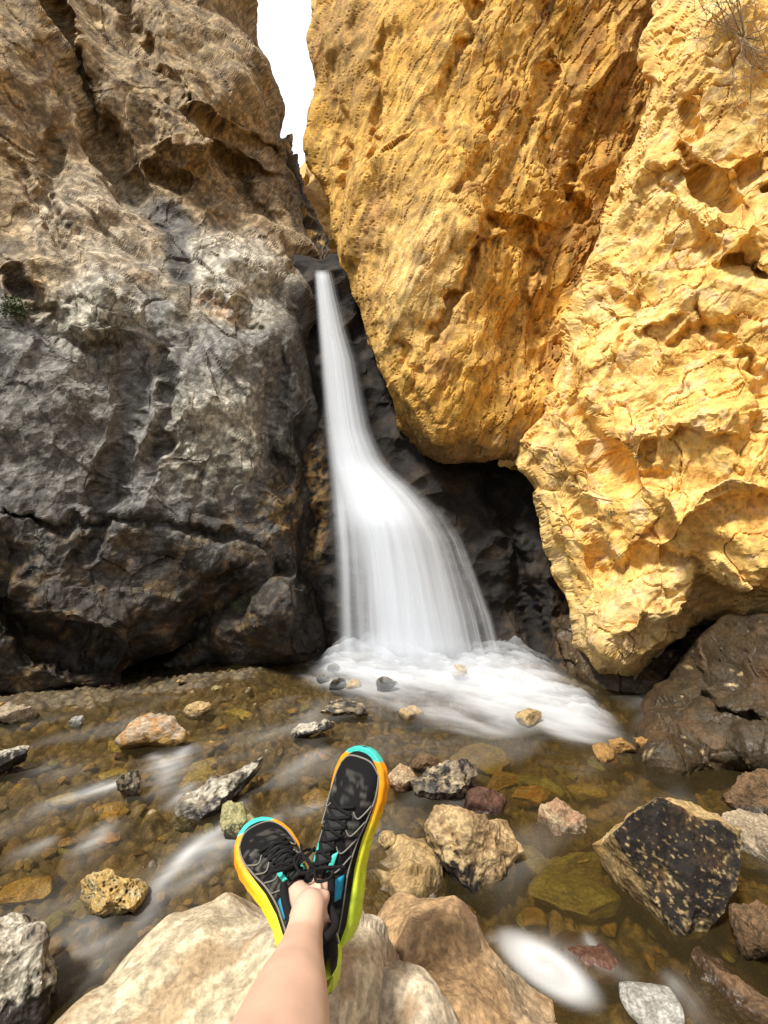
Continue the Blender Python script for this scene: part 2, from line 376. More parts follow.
def paint_orange(X, P, r, n):
    ax = unit(np.array([.30, .1, .95])); Xa = aniso(X, ax, 3.5)
    n1 = fbm(X*1.3, 4, 41); n2 = fbm(Xa*4, 4, 42); n3 = fbm(X*11, 2, 43); n4 = fbm(Xa*14, 2, 44)
    c = mix(GOLD, np.array([.68, .42, .11]), sstep(-.2, .6, n1+.3*n3))
    c = mix(c, np.array([.40, .19, .045]), .72*sstep(.0, .7, n2+.25*n4+.55*(sstep(430, 620, P[:, 0])-.35)))
    c = mix(c, np.array([.72, .56, .30]), .55*blob(P, 415, 265, 55, 90, 0, .8)*(.6+.5*n3))
    c = mix(c, np.array([.22, .11, .035]), .7*sstep(.25, .75, n4-.2*n1))
    c = mix(c, np.array([.30, .20, .10]), .5*blob(P, 345, 40, 30, 60, 0, .7))
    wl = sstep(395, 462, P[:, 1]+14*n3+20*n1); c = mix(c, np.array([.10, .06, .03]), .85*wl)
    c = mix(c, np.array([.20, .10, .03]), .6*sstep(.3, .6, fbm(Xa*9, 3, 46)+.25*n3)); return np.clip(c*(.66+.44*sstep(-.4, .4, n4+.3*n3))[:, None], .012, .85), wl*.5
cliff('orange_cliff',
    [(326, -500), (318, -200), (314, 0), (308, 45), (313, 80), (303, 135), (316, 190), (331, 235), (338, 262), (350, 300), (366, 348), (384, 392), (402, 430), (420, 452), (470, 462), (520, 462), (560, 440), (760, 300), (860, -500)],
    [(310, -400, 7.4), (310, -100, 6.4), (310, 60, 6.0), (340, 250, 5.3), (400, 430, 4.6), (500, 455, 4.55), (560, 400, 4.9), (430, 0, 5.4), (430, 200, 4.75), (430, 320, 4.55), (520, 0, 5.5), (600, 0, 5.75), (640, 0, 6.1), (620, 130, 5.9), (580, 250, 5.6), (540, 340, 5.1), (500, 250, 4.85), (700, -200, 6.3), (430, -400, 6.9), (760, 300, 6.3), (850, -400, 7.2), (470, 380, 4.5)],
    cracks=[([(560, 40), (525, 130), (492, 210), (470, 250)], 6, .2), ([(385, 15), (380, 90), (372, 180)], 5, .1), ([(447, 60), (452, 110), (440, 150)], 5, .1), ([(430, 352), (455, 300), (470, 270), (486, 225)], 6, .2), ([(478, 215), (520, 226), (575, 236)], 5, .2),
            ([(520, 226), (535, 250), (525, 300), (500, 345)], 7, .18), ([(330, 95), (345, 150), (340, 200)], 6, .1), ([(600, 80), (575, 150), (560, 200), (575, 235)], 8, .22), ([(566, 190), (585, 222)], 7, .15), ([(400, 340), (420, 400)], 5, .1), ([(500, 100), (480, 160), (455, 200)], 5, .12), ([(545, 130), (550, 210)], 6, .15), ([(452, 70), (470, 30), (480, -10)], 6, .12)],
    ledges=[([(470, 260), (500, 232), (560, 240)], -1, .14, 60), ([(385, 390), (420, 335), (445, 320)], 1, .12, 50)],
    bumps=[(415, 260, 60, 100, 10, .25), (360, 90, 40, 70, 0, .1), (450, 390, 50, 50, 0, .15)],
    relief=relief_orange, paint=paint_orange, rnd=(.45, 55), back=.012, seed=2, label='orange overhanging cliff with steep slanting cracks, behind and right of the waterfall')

# ---- golden cliff on the right
def relief_gold(X, P, d):
    r = .12*fbm(X*1.2, 3, 51)
    Xa = aniso(X, (.7, .3, .5), 1.6)
    r += .65*chip(Xa, .75, 52)+.6*chip(Xa, .30, 53)+.35*facet(Xa, .36, 58, .25, .25, .25)
    r += .5*chip(X, .18, 154, sgn=-1)+.8*chip(aniso(X, (.6, .2, -.6), 1.5), .12, 54)*(.5+.8*sstep(-.1, .5, noise(X*2.2, 9)))
    r += .85*chip(X, .055, 55)*(.45+.8*sstep(-.2, .5, noise(X*3.1, 10)))+.3*facet(X, .14, 159, .3, .28, .25)
    cr_ = 1-np.abs(fbm(X*2.1, 3, 302)); r -= .03*sstep(.95, .995, cr_)
    return r
def paint_gold(X, P, r, n):
    n1 = fbm(X*1.7, 4, 61); n2 = fbm(X*5, 4, 62); n3 = fbm(X*11, 2, 63); n4 = fbm(X*20, 2, 64, .35)
    c = mix(np.array([.78, .50, .14]), np.array([.84, .60, .22]), sstep(-.3, .5, n1))
    c = mix(c, np.array([.66, .36, .10]), .6*sstep(.05, .6, n2)); c = mix(c, np.array([.76, .58, .28]), .5*sstep(.1, .6, -n2+.3*n3))
    c = mix(c, np.array([.38, .21, .08]), .75*sstep(.55, .95, n3+.5*n2)); c = mix(c, np.array([.62, .38, .30]), .3*sstep(.3, .8, n3-n2))
    c = mix(c, np.array([.52, .40, .22]), .45*sstep(560, 640, P[:, 1]+30*n1)); c = mix(c, np.array([.42, .28, .13]), .6*blob(P, 545, 450, 22, 60, 10, .6)*sstep(-.4, .4, n3))
    vein = sstep(.955, .995, 1-np.abs(fbm(X*3.2, 4, 66))); c = mix(c, np.array([.30, .16, .05]), .65*vein); return np.clip(c*(.84+.26*sstep(-.4, .4, n4+.3*n3))[:, None], .012, .88), np.zeros(len(P))
cliff('golden_cliff',
    [(760, -500), (690, -200), (655, -10), (647, 40), (641, 80), (634, 110), (620, 145), (603, 185), (594, 240), (584, 285), (570, 325), (552, 370), (528, 408), (503, 432), (500, 470), (522, 482), (540, 528), (556, 566), (562, 605), (570, 640), (600, 668), (640, 676), (672, 655), (694, 628), (722, 622), (745, 634), (790, 628), (1000, 640), (1500, 700), (1500, -500)],
    [(700, -400, 6.2), (660, 0, 4.9), (640, 70, 4.5), (600, 220, 4.6), (580, 320, 4.5), (520, 410, 4.55), (505, 470, 4.45), (560, 580, 4.0), (575, 640, 3.8), (640, 670, 3.45), (700, 630, 3.35), (768, 625, 3.05), (650, 300, 4.05), (700, 0, 4.2), (768, 0, 3.8), (720, 150, 3.75), (768, 250, 3.35), (700, 350, 3.6), (650, 450, 3.65), (768, 450, 3.15), (620, 550, 3.6), (700, 560, 3.3), (900, 0, 3.3), (900, 600, 2.6), (1400, 0, 1.6), (1400, 600, 1.2), (900, -400, 4.2), (590, 450, 4.0)],
    cracks=[([(676, 148), (695, 172), (715, 196), (748, 204)], 7, .16), ([(744, 205), (768, 190), (800, 180)], 6, .12), ([(560, 395), (585, 420), (600, 455), (612, 482)], 8, .22), ([(590, 572), (640, 560), (690, 562), (700, 580)], 4, .1), ([(612, 480), (640, 470), (665, 465)], 4, .08),
            ([(640, 395), (650, 440), (645, 500)], 5, .08), ([(700, 575), (715, 600), (722, 625)], 8, .18), ([(735, 255), (752, 275), (768, 268)], 7, .12), ([(690, 300), (720, 340), (768, 372)], 4, .08), ([(600, 260), (625, 320), (610, 380)], 5, .08), ([(690, 140), (680, 100)], 5, .1), ([(668, 350), (690, 330), (730, 318)], 5, .08), ([(560, 480), (590, 540), (592, 575)], 6, .12)],
    ledges=[([(672, 543), (700, 518), (735, 500), (790, 488)], -1, .24, 60), ([(650, 168), (690, 172), (720, 178), (760, 160), (800, 130)], -1, .12, 60), ([(636, 78), (650, 82), (664, 78)], -1, .1, 25), ([(720, 268), (745, 250), (790, 215)], -1, .15, 60),
            ([(560, 388), (600, 395), (650, 360), (690, 340)], 1, .10, 60), ([(600, 640), (640, 610), (700, 600)], 1, .10, 40), ([(640, 545), (672, 535), (690, 500)], 1, .08, 60), ([(588, 300), (640, 330), (700, 310)], -1, .08, 60), ([(620, 460), (680, 430), (768, 440)], -1, .12, 50)],
    bumps=[(700, 470, 70, 60, -10, .18), (625, 620, 45, 40, 0, .16), (745, 225, 35, 30, 0, .18), (640, 520, 45, 50, 0, .1), (740, 560, 40, 40, 0, .15), (650, 270, 50, 80, 15, .1), (730, 60, 45, 60, 0, .12), (580, 440, 30, 60, 10, .1), (740, 350, 40, 40, 0, .12)],
    relief=relief_gold, paint=paint_gold, mat=M_GOLD, rnd=(.35, 38), back=.012, seed=3, label='bright golden cliff filling the right side, its bulging foot hanging above dark rock')

# ---- dark wet rock: wall behind the falls with overhang shade in its colour, and rocks at the foot of the golden cliff
def relief_dark(X, P, d):
    r = .12*fbm(X*1.5, 3, 71)+.8*chip(X, .5, 72)+.8*chip(X, .2, 73)+.7*chip(X, .08, 74)+.5*chip(X, .035, 75, warp=0)
    return r*.8
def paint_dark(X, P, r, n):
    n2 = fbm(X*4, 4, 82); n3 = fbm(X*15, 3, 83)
    c = mix(np.array([.010, .008, .006]), np.array([.026, .018, .009]), sstep(-.2, .6, n2+.3*n3)); c = mix(c, np.array([.02, .018, .016]), sstep(0, .7, -n2+.3*n3))  # wet black rock, darkened further to stand in for the overhang's shade
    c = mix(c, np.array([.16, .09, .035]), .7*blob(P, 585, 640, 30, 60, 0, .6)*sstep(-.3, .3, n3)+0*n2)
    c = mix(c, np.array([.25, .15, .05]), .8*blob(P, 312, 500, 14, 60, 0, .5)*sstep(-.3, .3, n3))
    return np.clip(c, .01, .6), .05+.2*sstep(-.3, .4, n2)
cliff('shade_darkened_wet_rock_wall',
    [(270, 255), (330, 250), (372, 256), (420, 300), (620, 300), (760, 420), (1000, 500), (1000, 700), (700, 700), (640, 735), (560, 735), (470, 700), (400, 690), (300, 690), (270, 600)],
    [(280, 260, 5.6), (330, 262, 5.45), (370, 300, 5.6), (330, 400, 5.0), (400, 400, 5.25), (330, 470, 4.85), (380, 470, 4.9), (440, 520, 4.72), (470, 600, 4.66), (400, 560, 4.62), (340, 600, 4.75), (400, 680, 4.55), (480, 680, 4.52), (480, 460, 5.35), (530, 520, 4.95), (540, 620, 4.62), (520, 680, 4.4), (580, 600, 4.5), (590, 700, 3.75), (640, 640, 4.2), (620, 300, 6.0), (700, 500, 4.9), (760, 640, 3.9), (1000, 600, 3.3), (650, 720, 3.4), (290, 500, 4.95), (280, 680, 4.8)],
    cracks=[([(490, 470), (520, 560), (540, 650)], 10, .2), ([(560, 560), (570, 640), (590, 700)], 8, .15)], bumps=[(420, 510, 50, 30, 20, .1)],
    relief=relief_dark, paint=paint_dark, rnd=(.2, 25), back=.01, seed=4, label='black wet rock wall, darkened for overhang shade, in the hollow behind and beside the waterfall')
def relief_foot(X, P, d):
    return .1*fbm(X*1.6, 3, 91)+.6*chip(X, .38, 92)+.5*facet(X, .20, 96, .3, .3, .25)+.5*chip(X, .10, 97, sgn=-1)+.6*chip(X, .16, 93)*(.4+.6*sstep(-.3, .3, noise(X*2, 3)))+.5*chip(X, .06, 94)+.45*chip(X, .028, 95, warp=0)
def paint_foot(X, P, r, n):
    n1 = fbm(X*2, 3, 101); n2 = fbm(X*6, 4, 102); n3 = fbm(X*20, 2, 103)
    c = mix(np.array([.042, .029, .014]), np.array([.068, .042, .018]), sstep(-.3, .5, n1)); c = mix(c, np.array([.05, .035, .022]), .8*sstep(0, .6, n2))
    c = mix(c, np.array([.55, .42, .22]), .8*sstep(.75, 1.05, n3+.35*n2)); c = mix(c, np.array([.10, .055, .022]), .5*sstep(.1, .7, -n2))
    return np.clip(c, .01, .6), .4+.35*sstep(-.2, .4, n2)
cliff('brown_foot_rock',
    [(618, 728), (630, 712), (650, 694), (672, 684), (688, 662), (708, 636), (738, 620), (900, 560), (1400, 560), (1400, 900), (900, 820), (768, 776), (700, 782), (668, 778), (640, 762), (618, 748)],
    [(632, 712, 3.22), (640, 755, 2.70), (672, 715, 2.95), (700, 650, 3.2), (700, 770, 2.5), (740, 630, 3.0), (768, 700, 2.6), (768, 775, 2.38), (900, 600, 2.5), (900, 800, 1.9), (1380, 600, 1.3), (1380, 880, 1.0), (700, 710, 2.85)],
    cracks=[([(690, 690), (720, 715), (768, 725)], 5, .06)], relief=relief_foot, paint=paint_foot, rnd=(.25, 28), back=.012, seed=5, label='large dark brown rock below the golden cliff, a black gap between them', cat='rock', kind='thing')
cliff('brown_ledge_rock',
    [(556, 640), (575, 600), (640, 640), (700, 640), (668, 690), (640, 718), (622, 728), (600, 712), (575, 690)],
    [(560, 640, 4.2), (580, 690, 3.85), (620, 725, 3.4), (640, 700, 3.55), (690, 645, 3.75), (580, 600, 4.4), (630, 660, 3.8)],
    relief=relief_foot, paint=paint_foot, rnd=(.12, 18), back=.012, backpx=50, seed=6, label='brown wet ledge of rock between the foam and the foot of the golden cliff', cat='rock', kind='thing')
# ---- far side of the gorge seen through the slit, and the chockstone at the lip of the fall
cliff('far_cliff',
    [(225, -300), (330, -300), (360, 0), (360, 300), (250, 300), (262, 190), (300, 182), (309, 160), (314, 60), (308, 0), (300, -60)],
    [(230, -300, 22), (300, 0, 17), (340, 0, 16), (340, 250, 8.5), (270, 250, 8), (300, 170, 11)],
    relief=lambda X, P, d: .5*facet(X, 1.5, 111)+.3*facet(X, .5, 112), paint=lambda X, P, r, n: (mix(np.array([.62, .42, .15]), np.array([.4, .24, .08]), sstep(-.3, .4, fbm(X, 3, 113))), np.zeros(len(X))),
    rnd=(1, 20), back=.03, step=2.5, seed=7, jag=1.5, label='sunlit far wall of the gorge glimpsed through the narrow slit beside the sky')
def relief_col(X, P, d): return .8*facet(aniso(X, (0.1, 0, 1), 2), .3, 121)+.7*facet(aniso(X, (0.1, 0, 1), 2.5), .12, 122, .6, .35, .25)+.02*ridged(X*10, 3, 123)
def paint_col(X, P, r, n):
    n2 = fbm(X*5, 3, 125); c = mix(np.array([.10, .07, .035]), np.array([.55, .36, .12]), sstep(.15, .5, n2)); return c, .2*np.ones(len(X))
cliff('dark_rock_column',
    [(270, 140), (292, 135), (300, 168), (306, 195), (314, 215), (322, 232), (332, 250), (338, 272), (300, 275), (270, 262)],
    [(280, 140, 7.2), (300, 180, 6.9), (320, 230, 6.5), (330, 270, 6.0), (280, 260, 6.2)],
    relief=relief_col, paint=paint_col, rnd=(.25, 12), back=.02, backpx=40, jag=1.3, step=1.3, seed=8, label='jagged dark column of rock with golden flecks above the lip of the fall', cat='rock', kind='thing')
# ---------------------------------------------------------------- stream bed and water
FOOT = np.array([on_z(-300, 735)[:2], on_z(0, 703)[:2], on_z(110, 693)[:2], on_z(200, 680)[:2], on_z(326, 662)[:2]])
def bed_height(X, Y):
    P = np.stack([X, Y], 1); d, s, T = line_sd(P, FOOT)
    Q = np.stack([X, Y, np.zeros_like(X)], 1)
    z = -.085-.09*sstep(-.2, .7, X)*sstep(1.0, 1.6, Y)*(1-sstep(3.0, 4.0, Y))+.02*fbm(Q*1.5, 3, 200)
    z = z+.105*(1-sstep(.0, .46, d+.10*fbm(Q*3, 3, 206)))*(.55+.45*(1-sstep(-1.8, -.6, X)))
    return z
def build_bed():
    def ax(lo, hi, a, b, n):
        far = lambda e, s: e+s*np.cumsum(np.geomspace(.06, 9, 26))
        return np.concatenate([far(a, -1)[::-1], np.linspace(a, b, n), far(b, 1)])
    xs = ax(0, 0, -4.2, 3.2, 560); ys = ax(0, 0, .3, 5.3, 400)
    Xg, Yg = np.meshgrid(xs, ys); X = Xg.ravel(); Y = Yg.ravel()
    Q = np.stack([X, Y, np.zeros_like(X)], 1); z = bed_height(X, Y)
    def peb(size, seed, amp):
        q = Q/size; q = q+.25*np.stack([fbm(q*.8, 2, seed), fbm(q*.8+4, 2, seed), np.zeros(len(q))], 1); q[:, 2] = seed*1.37
        F1, F2, H, O = voro(q, seed); return sstep(0, .45, F2-F1)*amp*(.4+.6*_h01(H, 2)), H, F2-F1
    h1, H1, e1 = peb(.15, 210, .055); h2, H2, e2 = peb(.07, 211, .034); h3, H3, e3 = peb(.032, 212, .014)
    near = (np.abs(X) < 6) & (Y < 7)
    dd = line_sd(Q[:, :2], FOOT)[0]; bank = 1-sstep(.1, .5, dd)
    z = z+np.where(near, (h1*(noise(Q*2, 3) > -.1)*(1-.7*bank)+h2*(1-.45*bank)*(.5+.8*sstep(-.3, .4, noise(Q*9, 5))))+h3+.004*fbm(Q*30, 2, 213), 0)
    pal = np.array([[.30, .22, .12], [.22, .16, .09], [.42, .30, .13], [.16, .13, .09], [.34, .29, .20], [.26, .17, .09], [.48, .36, .18], [.20, .19, .13]])
    c = pal[(H2 % 8)]*.55+pal[(H3 % 8)]*.25+pal[(H1 % 8)]*.2
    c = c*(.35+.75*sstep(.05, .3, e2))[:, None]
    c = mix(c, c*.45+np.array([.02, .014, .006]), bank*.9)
    c = mix(c, np.array([.17, .12, .06]), .15+.25*sstep(-.3, .4, fbm(Q*3, 3, 214)))
    c = c*.78
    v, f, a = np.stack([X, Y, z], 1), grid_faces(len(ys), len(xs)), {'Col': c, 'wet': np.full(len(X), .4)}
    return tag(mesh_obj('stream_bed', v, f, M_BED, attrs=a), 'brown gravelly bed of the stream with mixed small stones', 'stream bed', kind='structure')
build_bed()

def water_material():
    m, nt, N, L = new_mat('stream_water')
    out = nd(nt, 'ShaderNodeOutputMaterial'); deep = nd(nt, 'ShaderNodeAttribute', attribute_name='deep'); foam = nd(nt, 'ShaderNodeAttribute', attribute_name='foam')
    cr = nd(nt, 'ShaderNodeValToRGB'); L.new(deep.outputs['Fac'], cr.inputs[0])
    cr.color_ramp.elements[0].position = 0; cr.color_ramp.elements[0].color = (.88, .83, .70, 1)
    cr.color_ramp.elements[1].position = 1; cr.color_ramp.elements[1].color = (.44, .36, .16, 1)
    tr = nd(nt, 'ShaderNodeBsdfTransparent'); L.new(cr.outputs[0], tr.inputs[0])
    si = nd(nt, 'ShaderNodeBsdfDiffuse'); si.inputs[0].default_value = (.16, .12, .05, 1)
    ms = nd(nt, 'ShaderNodeMixShader'); mf = nd(nt, 'ShaderNodeMath', operation='MULTIPLY_ADD'); L.new(deep.outputs['Fac'], mf.inputs[0]); mf.inputs[1].default_value = .12; mf.inputs[2].default_value = .04
    L.new(mf.outputs[0], ms.inputs[0]); L.new(tr.outputs[0], ms.inputs[1]); L.new(si.outputs[0], ms.inputs[2])
    tc = nd(nt, 'ShaderNodeTexCoord'); mp = nd(nt, 'ShaderNodeMapping'); mp.inputs['Rotation'].default_value = (0, 0, R(25)); mp.inputs['Scale'].default_value = (1, 2.6, 1)
    L.new(tc.outputs['Object'], mp.inputs[0]); no = nd(nt, 'ShaderNodeTexNoise', Scale=3.5, Detail=3.0, Roughness=.5); L.new(mp.outputs[0], no.inputs['Vector'])
    bp = nd(nt, 'ShaderNodeBump', Strength=.35, Distance=.05); L.new(no.outputs[0], bp.inputs['Height'])
    gl = nd(nt, 'ShaderNodeBsdfGlossy', Roughness=.16); L.new(bp.outputs[0], gl.inputs['Normal']); fr = nd(nt, 'ShaderNodeFresnel', IOR=1.33); L.new(bp.outputs[0], fr.inputs['Normal'])
    mg = nd(nt, 'ShaderNodeMixShader'); L.new(fr.outputs[0], mg.inputs[0]); L.new(ms.outputs[0], mg.inputs[1]); L.new(gl.outputs[0], mg.inputs[2])
    fo = nd(nt, 'ShaderNodeBsdfDiffuse'); fo.inputs[0].default_value = (.82, .84, .86, 1)
    mm = nd(nt, 'ShaderNodeMixShader'); L.new(foam.outputs['Fac'], mm.inputs[0]); L.new(mg.outputs[0], mm.inputs[1]); L.new(fo.outputs[0], mm.inputs[2])
    L.new(mm.outputs[0], out.inputs[0]); return m
def project(X): return 384+F*X[:, 0]/X[:, 1], 512-F*(X[:, 2]-CZ)/X[:, 1]
def build_water():
    xs = np.linspace(-5.5, 4, 620); ys = np.concatenate([np.linspace(-2, .4, 20)[:-1], np.linspace(.4, 5.6, 420)])
    Xg, Yg = np.meshgrid(xs, ys); X = Xg.ravel(); Y = Yg.ravel(); Q = np.stack([X, Y, 0*X], 1)
    z = .008*fbm(aniso(Q, (.8, -.6, 0), 2)*3, 2, 220)
    depth = np.clip((z-bed_height(X, Y))/.22, 0, 1)
    # milky long-exposure streaks: (pixel path on the water plane, half width m, strength)
    foam = np.zeros(len(X)); P = Q[:, :2]+.03*np.stack([noise(Q*5, 221), noise(Q*5, 222)], 1)
    paths = [([(248, 800), (225, 826), (200, 842), (178, 862), (160, 885), (140, 920), (118, 950)], .032, .95), ([(285, 815), (250, 835), (205, 850), (180, 868)], .035, .75), ([(230, 850), (190, 880), (165, 900)], .03, .35),
             ([(142, 772), (118, 783), (92, 790), (60, 802), (25, 812)], .030, .85), ([(190, 742), (172, 765), (150, 778)], .06, .5), ([(150, 752), (168, 775), (160, 800)], .05, .5), ([(192, 780), (180, 800), (165, 812)], .04, .4),
             ([(110, 815), (98, 838), (80, 852), (60, 858)], .05, .4), ([(60, 835), (30, 850), (0, 856)], .04, .25), ([(330, 800), (300, 812), (275, 806)], .04, .3), ([(330, 745), (290, 770), (265, 790)], .07, .22), ([(120, 920), (70, 960), (40, 1010)], .12, .28),
             ([(330, 700), (300, 725), (250, 735), (190, 742)], .08, .18), ([(0, 760), (60, 770), (110, 762)], .05, .15), ([(480, 940), (520, 945), (560, 950), (585, 985)], .022, .5), ([(575, 930), (600, 960), (640, 985)], .02, .45), ([(655, 960), (690, 1000), (720, 1040)], .03, .2), ([(420, 760), (460, 790), (440, 830)], .05, .12)]
    st = fbm(aniso(Q, (.75, .6, 0), 5)*14, 3, 223)
    for pts, w_, s_ in paths:
        pp = spline([on_z(*q)[:2] for q in pts], 4*len(pts)); d, sd, T = line_sd(P, pp); ww = w_*(.65+.9*T)
        e = np.clip(np.minimum(T*4, (1-T)*1.5), 0, 1); foam = 1-(1-foam)*(1-.66*s_*e*(np.exp(-(d/ww)**2)*.8+.3*np.exp(-(d/ww/2.2)**2))*(.75+.5*st))
    foam = np.maximum(foam, 0)+.07*sstep(-.1, .8, fbm(aniso(Q, (.75, .6, 0), 3)*2.5, 3, 225))*(Y < 3.6)
    # the slow white whirl beside the foreground boulder
    c = on_z(545, 965)[:2]; a = unit(np.array([.75, -.66])); b = np.array([-a[1], a[0]]); dx = (Q[:, :2]-c) @ a; dy = (Q[:, :2]-c) @ b
    r = np.hypot(dx/.165, dy/.085); th = np.arctan2(dy/.085, dx/.165)
    foam = np.maximum(foam, (1-sstep(.55, 1.2, r))*(.60+.07*np.cos(r*9+th)))
    # the patch below the fall
    pu, pv = project(np.stack([X, np.maximum(Y, .3), 0*X], 1)); PP = np.stack([pu, pv], 1)
    m = foam_patch(PP, Q)
    foam = np.maximum(foam, m*.62)
    z = z+.02*m
    f = grid_faces(len(ys), len(xs))
    o = mesh_obj('stream', np.stack([X, Y, z], 1), f, water_material(), attrs={'foam': np.clip(foam, 0, 1), 'deep': depth})
    return tag(o, 'clear brown stream with silky white currents spreading from the waterfall', 'stream', kind='structure')
def foam_patch(PP, Q):
    n = .42*fbm(aniso(Q, (.85, -.52, 0), 3.5)*5, 4, 230)
    d = 0
    for b in (blob(PP, 415, 676, 92, 22, 2, .6), blob(PP, 500, 690, 75, 30, 12, .7), blob(PP, 562, 716, 52, 18, 24, .8), blob(PP, 360, 668, 40, 8, 0, .4), blob(PP, 470, 712, 70, 22, 8, .7)*.6, blob(PP, 400, 700, 50, 16, 0, .7)*.5): d = np.maximum(d, b)
    return np.clip(sstep(.05, 1.25, d+n*1.1*sstep(0, .5, d)), 0, 1)**1.2
build_water()

# ---------------------------------------------------------------- waterfall
def white_water():
    m, nt, N, L = new_mat('white_water'); out = nd(nt, 'ShaderNodeOutputMaterial'); at_ = nd(nt, 'ShaderNodeAttribute', attribute_name='dens')
    di = nd(nt, 'ShaderNodeBsdfDiffuse'); di.inputs[0].default_value = (.88, .93, 1.0, 1); tl = nd(nt, 'ShaderNodeBsdfTranslucent'); tl.inputs[0].default_value = (.88, .90, .93, 1)
    m1 = nd(nt, 'ShaderNodeMixShader', ); m1.inputs[0].default_value = .22; L.new(di.outputs[0], m1.inputs[1]); L.new(tl.outputs[0], m1.inputs[2])
    tr = nd(nt, 'ShaderNodeBsdfTransparent'); m2 = nd(nt, 'ShaderNodeMixShader'); L.new(at_.outputs['Fac'], m2.inputs[0]); L.new(tr.outputs[0], m2.inputs[1]); L.new(m1.outputs[0], m2.inputs[2])
    L.new(m2.outputs[0], out.inputs[0]); return m
M_WHITE = white_water()
FALL = np.array([  # v, veil left, core left, core right, veil right, distance
    (270, 312, 316, 328, 334, 5.22), (300, 314, 318, 334, 342, 5.12), (330, 316, 320, 341, 350, 5.04), (360, 318, 322, 350, 361, 4.96), (400, 321, 325, 358, 369, 4.87), (430, 323, 328, 365, 376, 4.80), (460, 325, 331, 378, 390, 4.70),
    (475, 326, 334, 392, 405, 4.63), (490, 326, 338, 408, 426, 4.58), (510, 326, 342, 423, 447, 4.53), (540, 326, 350, 438, 467, 4.48), (580, 327, 358, 453, 483, 4.43), (620, 327, 364, 467, 498, 4.38), (668, 328, 368, 482, 510, 4.33)])
def fall_sheet(name, off, seed, gain, parent, smin=0., smax=1.):
    nr, nc = 330, 190; vs = np.linspace(270, 668, nr); s = np.linspace(smin, smax, nc)
    l, cl, cr_, r, Yd = [np.interp(vs, FALL[:, 0], FALL[:, k]) for k in range(1, 6)]
    k5 = np.ones(9)/9
    sm = lambda a: np.convolve(np.pad(a, 4, 'edge'), k5, 'valid')
    l, cl, cr_, r, Yd = map(sm, (l, cl, cr_, r, Yd))
    S, V = np.meshgrid(s, vs); U = l[:, None]+(r-l)[:, None]*S
    low = sstep(465, 530, V)
    Yg = Yd[:, None]-off-(.05+.17*low)*np.sin(np.pi*S)
    a = np.stack([(S+.010*np.sin(V/31.)).ravel()*8, (V.ravel()-270)/260, np.full(S.size, seed*1.7)], 1)
    n1 = fbm(a, 3, seed).reshape(S.shape); n2 = fbm(a*np.array([2.8, 1.1, 1]), 3, seed+3).reshape(S.shape); n3 = fbm(a*np.array([7, 1.5, 1]), 2, seed+5).reshape(S.shape)
    Yg = Yg-.02*n1*low-.006*n2
    X3 = np.stack([(U-384)/F*Yg, Yg, CZ-(V-512)/F*Yg], -1).reshape(-1, 3)
    sc0 = ((cl-l)/(r-l))[:, None]; sc1 = ((cr_-l)/(r-l))[:, None]
    wob = .03*n1
    wob = wob+.05*low*n1; core = sstep(-.14, .22, S+wob-sc0)*(1-sstep(-.34, .14, S+wob-sc1))
    rag = .05*n1*low+.03*fbm(np.stack([S.ravel()*0, V.ravel()/14, S.ravel()*0+seed], 1), 3, seed+8).reshape(S.shape)*low; edge = sstep(0, .22, S+rag)*(1-sstep(.74, .99, S+rag))
    body = core*(.90+.12*n2+.12*n1)
    veil = (1-core)*np.clip(.22+.34*n2+.07*n3+.20*n1, 0, .7)*(.45+.55*low)*(1-.65*(1-sstep(.12, .32, S))*low)
    strand = (np.exp(-((S-.93-.03*n1)/.022)**2)*.30+np.exp(-((S-.86-.03*n2)/.02)**2)*.22)*sstep(500, 560, V)*(.6+.8*n3.clip(-.5, 1))+np.exp(-((S-.12-.03*n1)/.03)**2)*.3*low
    d = (body+veil)*edge+strand*(S < .995)
    d = d*sstep(268, 276, V)*(1-.75*sstep(642, 667, V))
    # bright shoulder where the jet strikes the rock, thin blue-grey jet above
    d = d*(.86+.14*sstep(440, 500, V))+.12*np.exp(-((V-515)/22)**2)*core
    d = np.clip(d*gain, 0, 1)
    return mesh_obj(name, X3, grid_faces(nr, nc), M_WHITE, parent, {'dens': d.ravel()})
wf = fall_sheet('waterfall', 0, 301, .92, None)
tag(wf, 'silky white waterfall pouring from a narrow slot and fanning out over black rock', 'waterfall')
fall_sheet('water_veil', .045, 311, .55, wf)
fall_sheet('water_veil', .09, 321, .35, wf, .06, .97)
def apron(name, zoff, seed, gain, parent):
    us = np.linspace(300, 650, 260); vs = np.linspace(640, 765, 120); U, V = np.meshgrid(us, vs)
    Yg = 660/(V-512); X = (U-384)/F*Yg; Q = np.stack([X.ravel(), Yg.ravel(), np.full(U.size, seed*.7)], 1)
    m = foam_patch(np.stack([U.ravel(), V.ravel()], 1), Q*1.0); n = fbm(Q*np.array([5, 5, 1]), 3, seed)
    z = (zoff+.05*n)*m+(.02+zoff*.9)*m*(1-sstep(656, 690, V.ravel()))
    d = np.clip(gain*m*(.75+.5*n), 0, 1)
    e = (sstep(300, 330, U)*(1-sstep(620, 650, U))*sstep(641, 664, V)).ravel()
    return mesh_obj(name, np.stack([X.ravel(), Yg.ravel(), z+.035], 1), grid_faces(120, 260), M_WHITE, parent, {'dens': d*e})
apron('foam_spray', .05, 331, .38, wf); apron('foam_spray', .10, 341, .26, wf); apron('foam_spray', .15, 351, .18, wf)

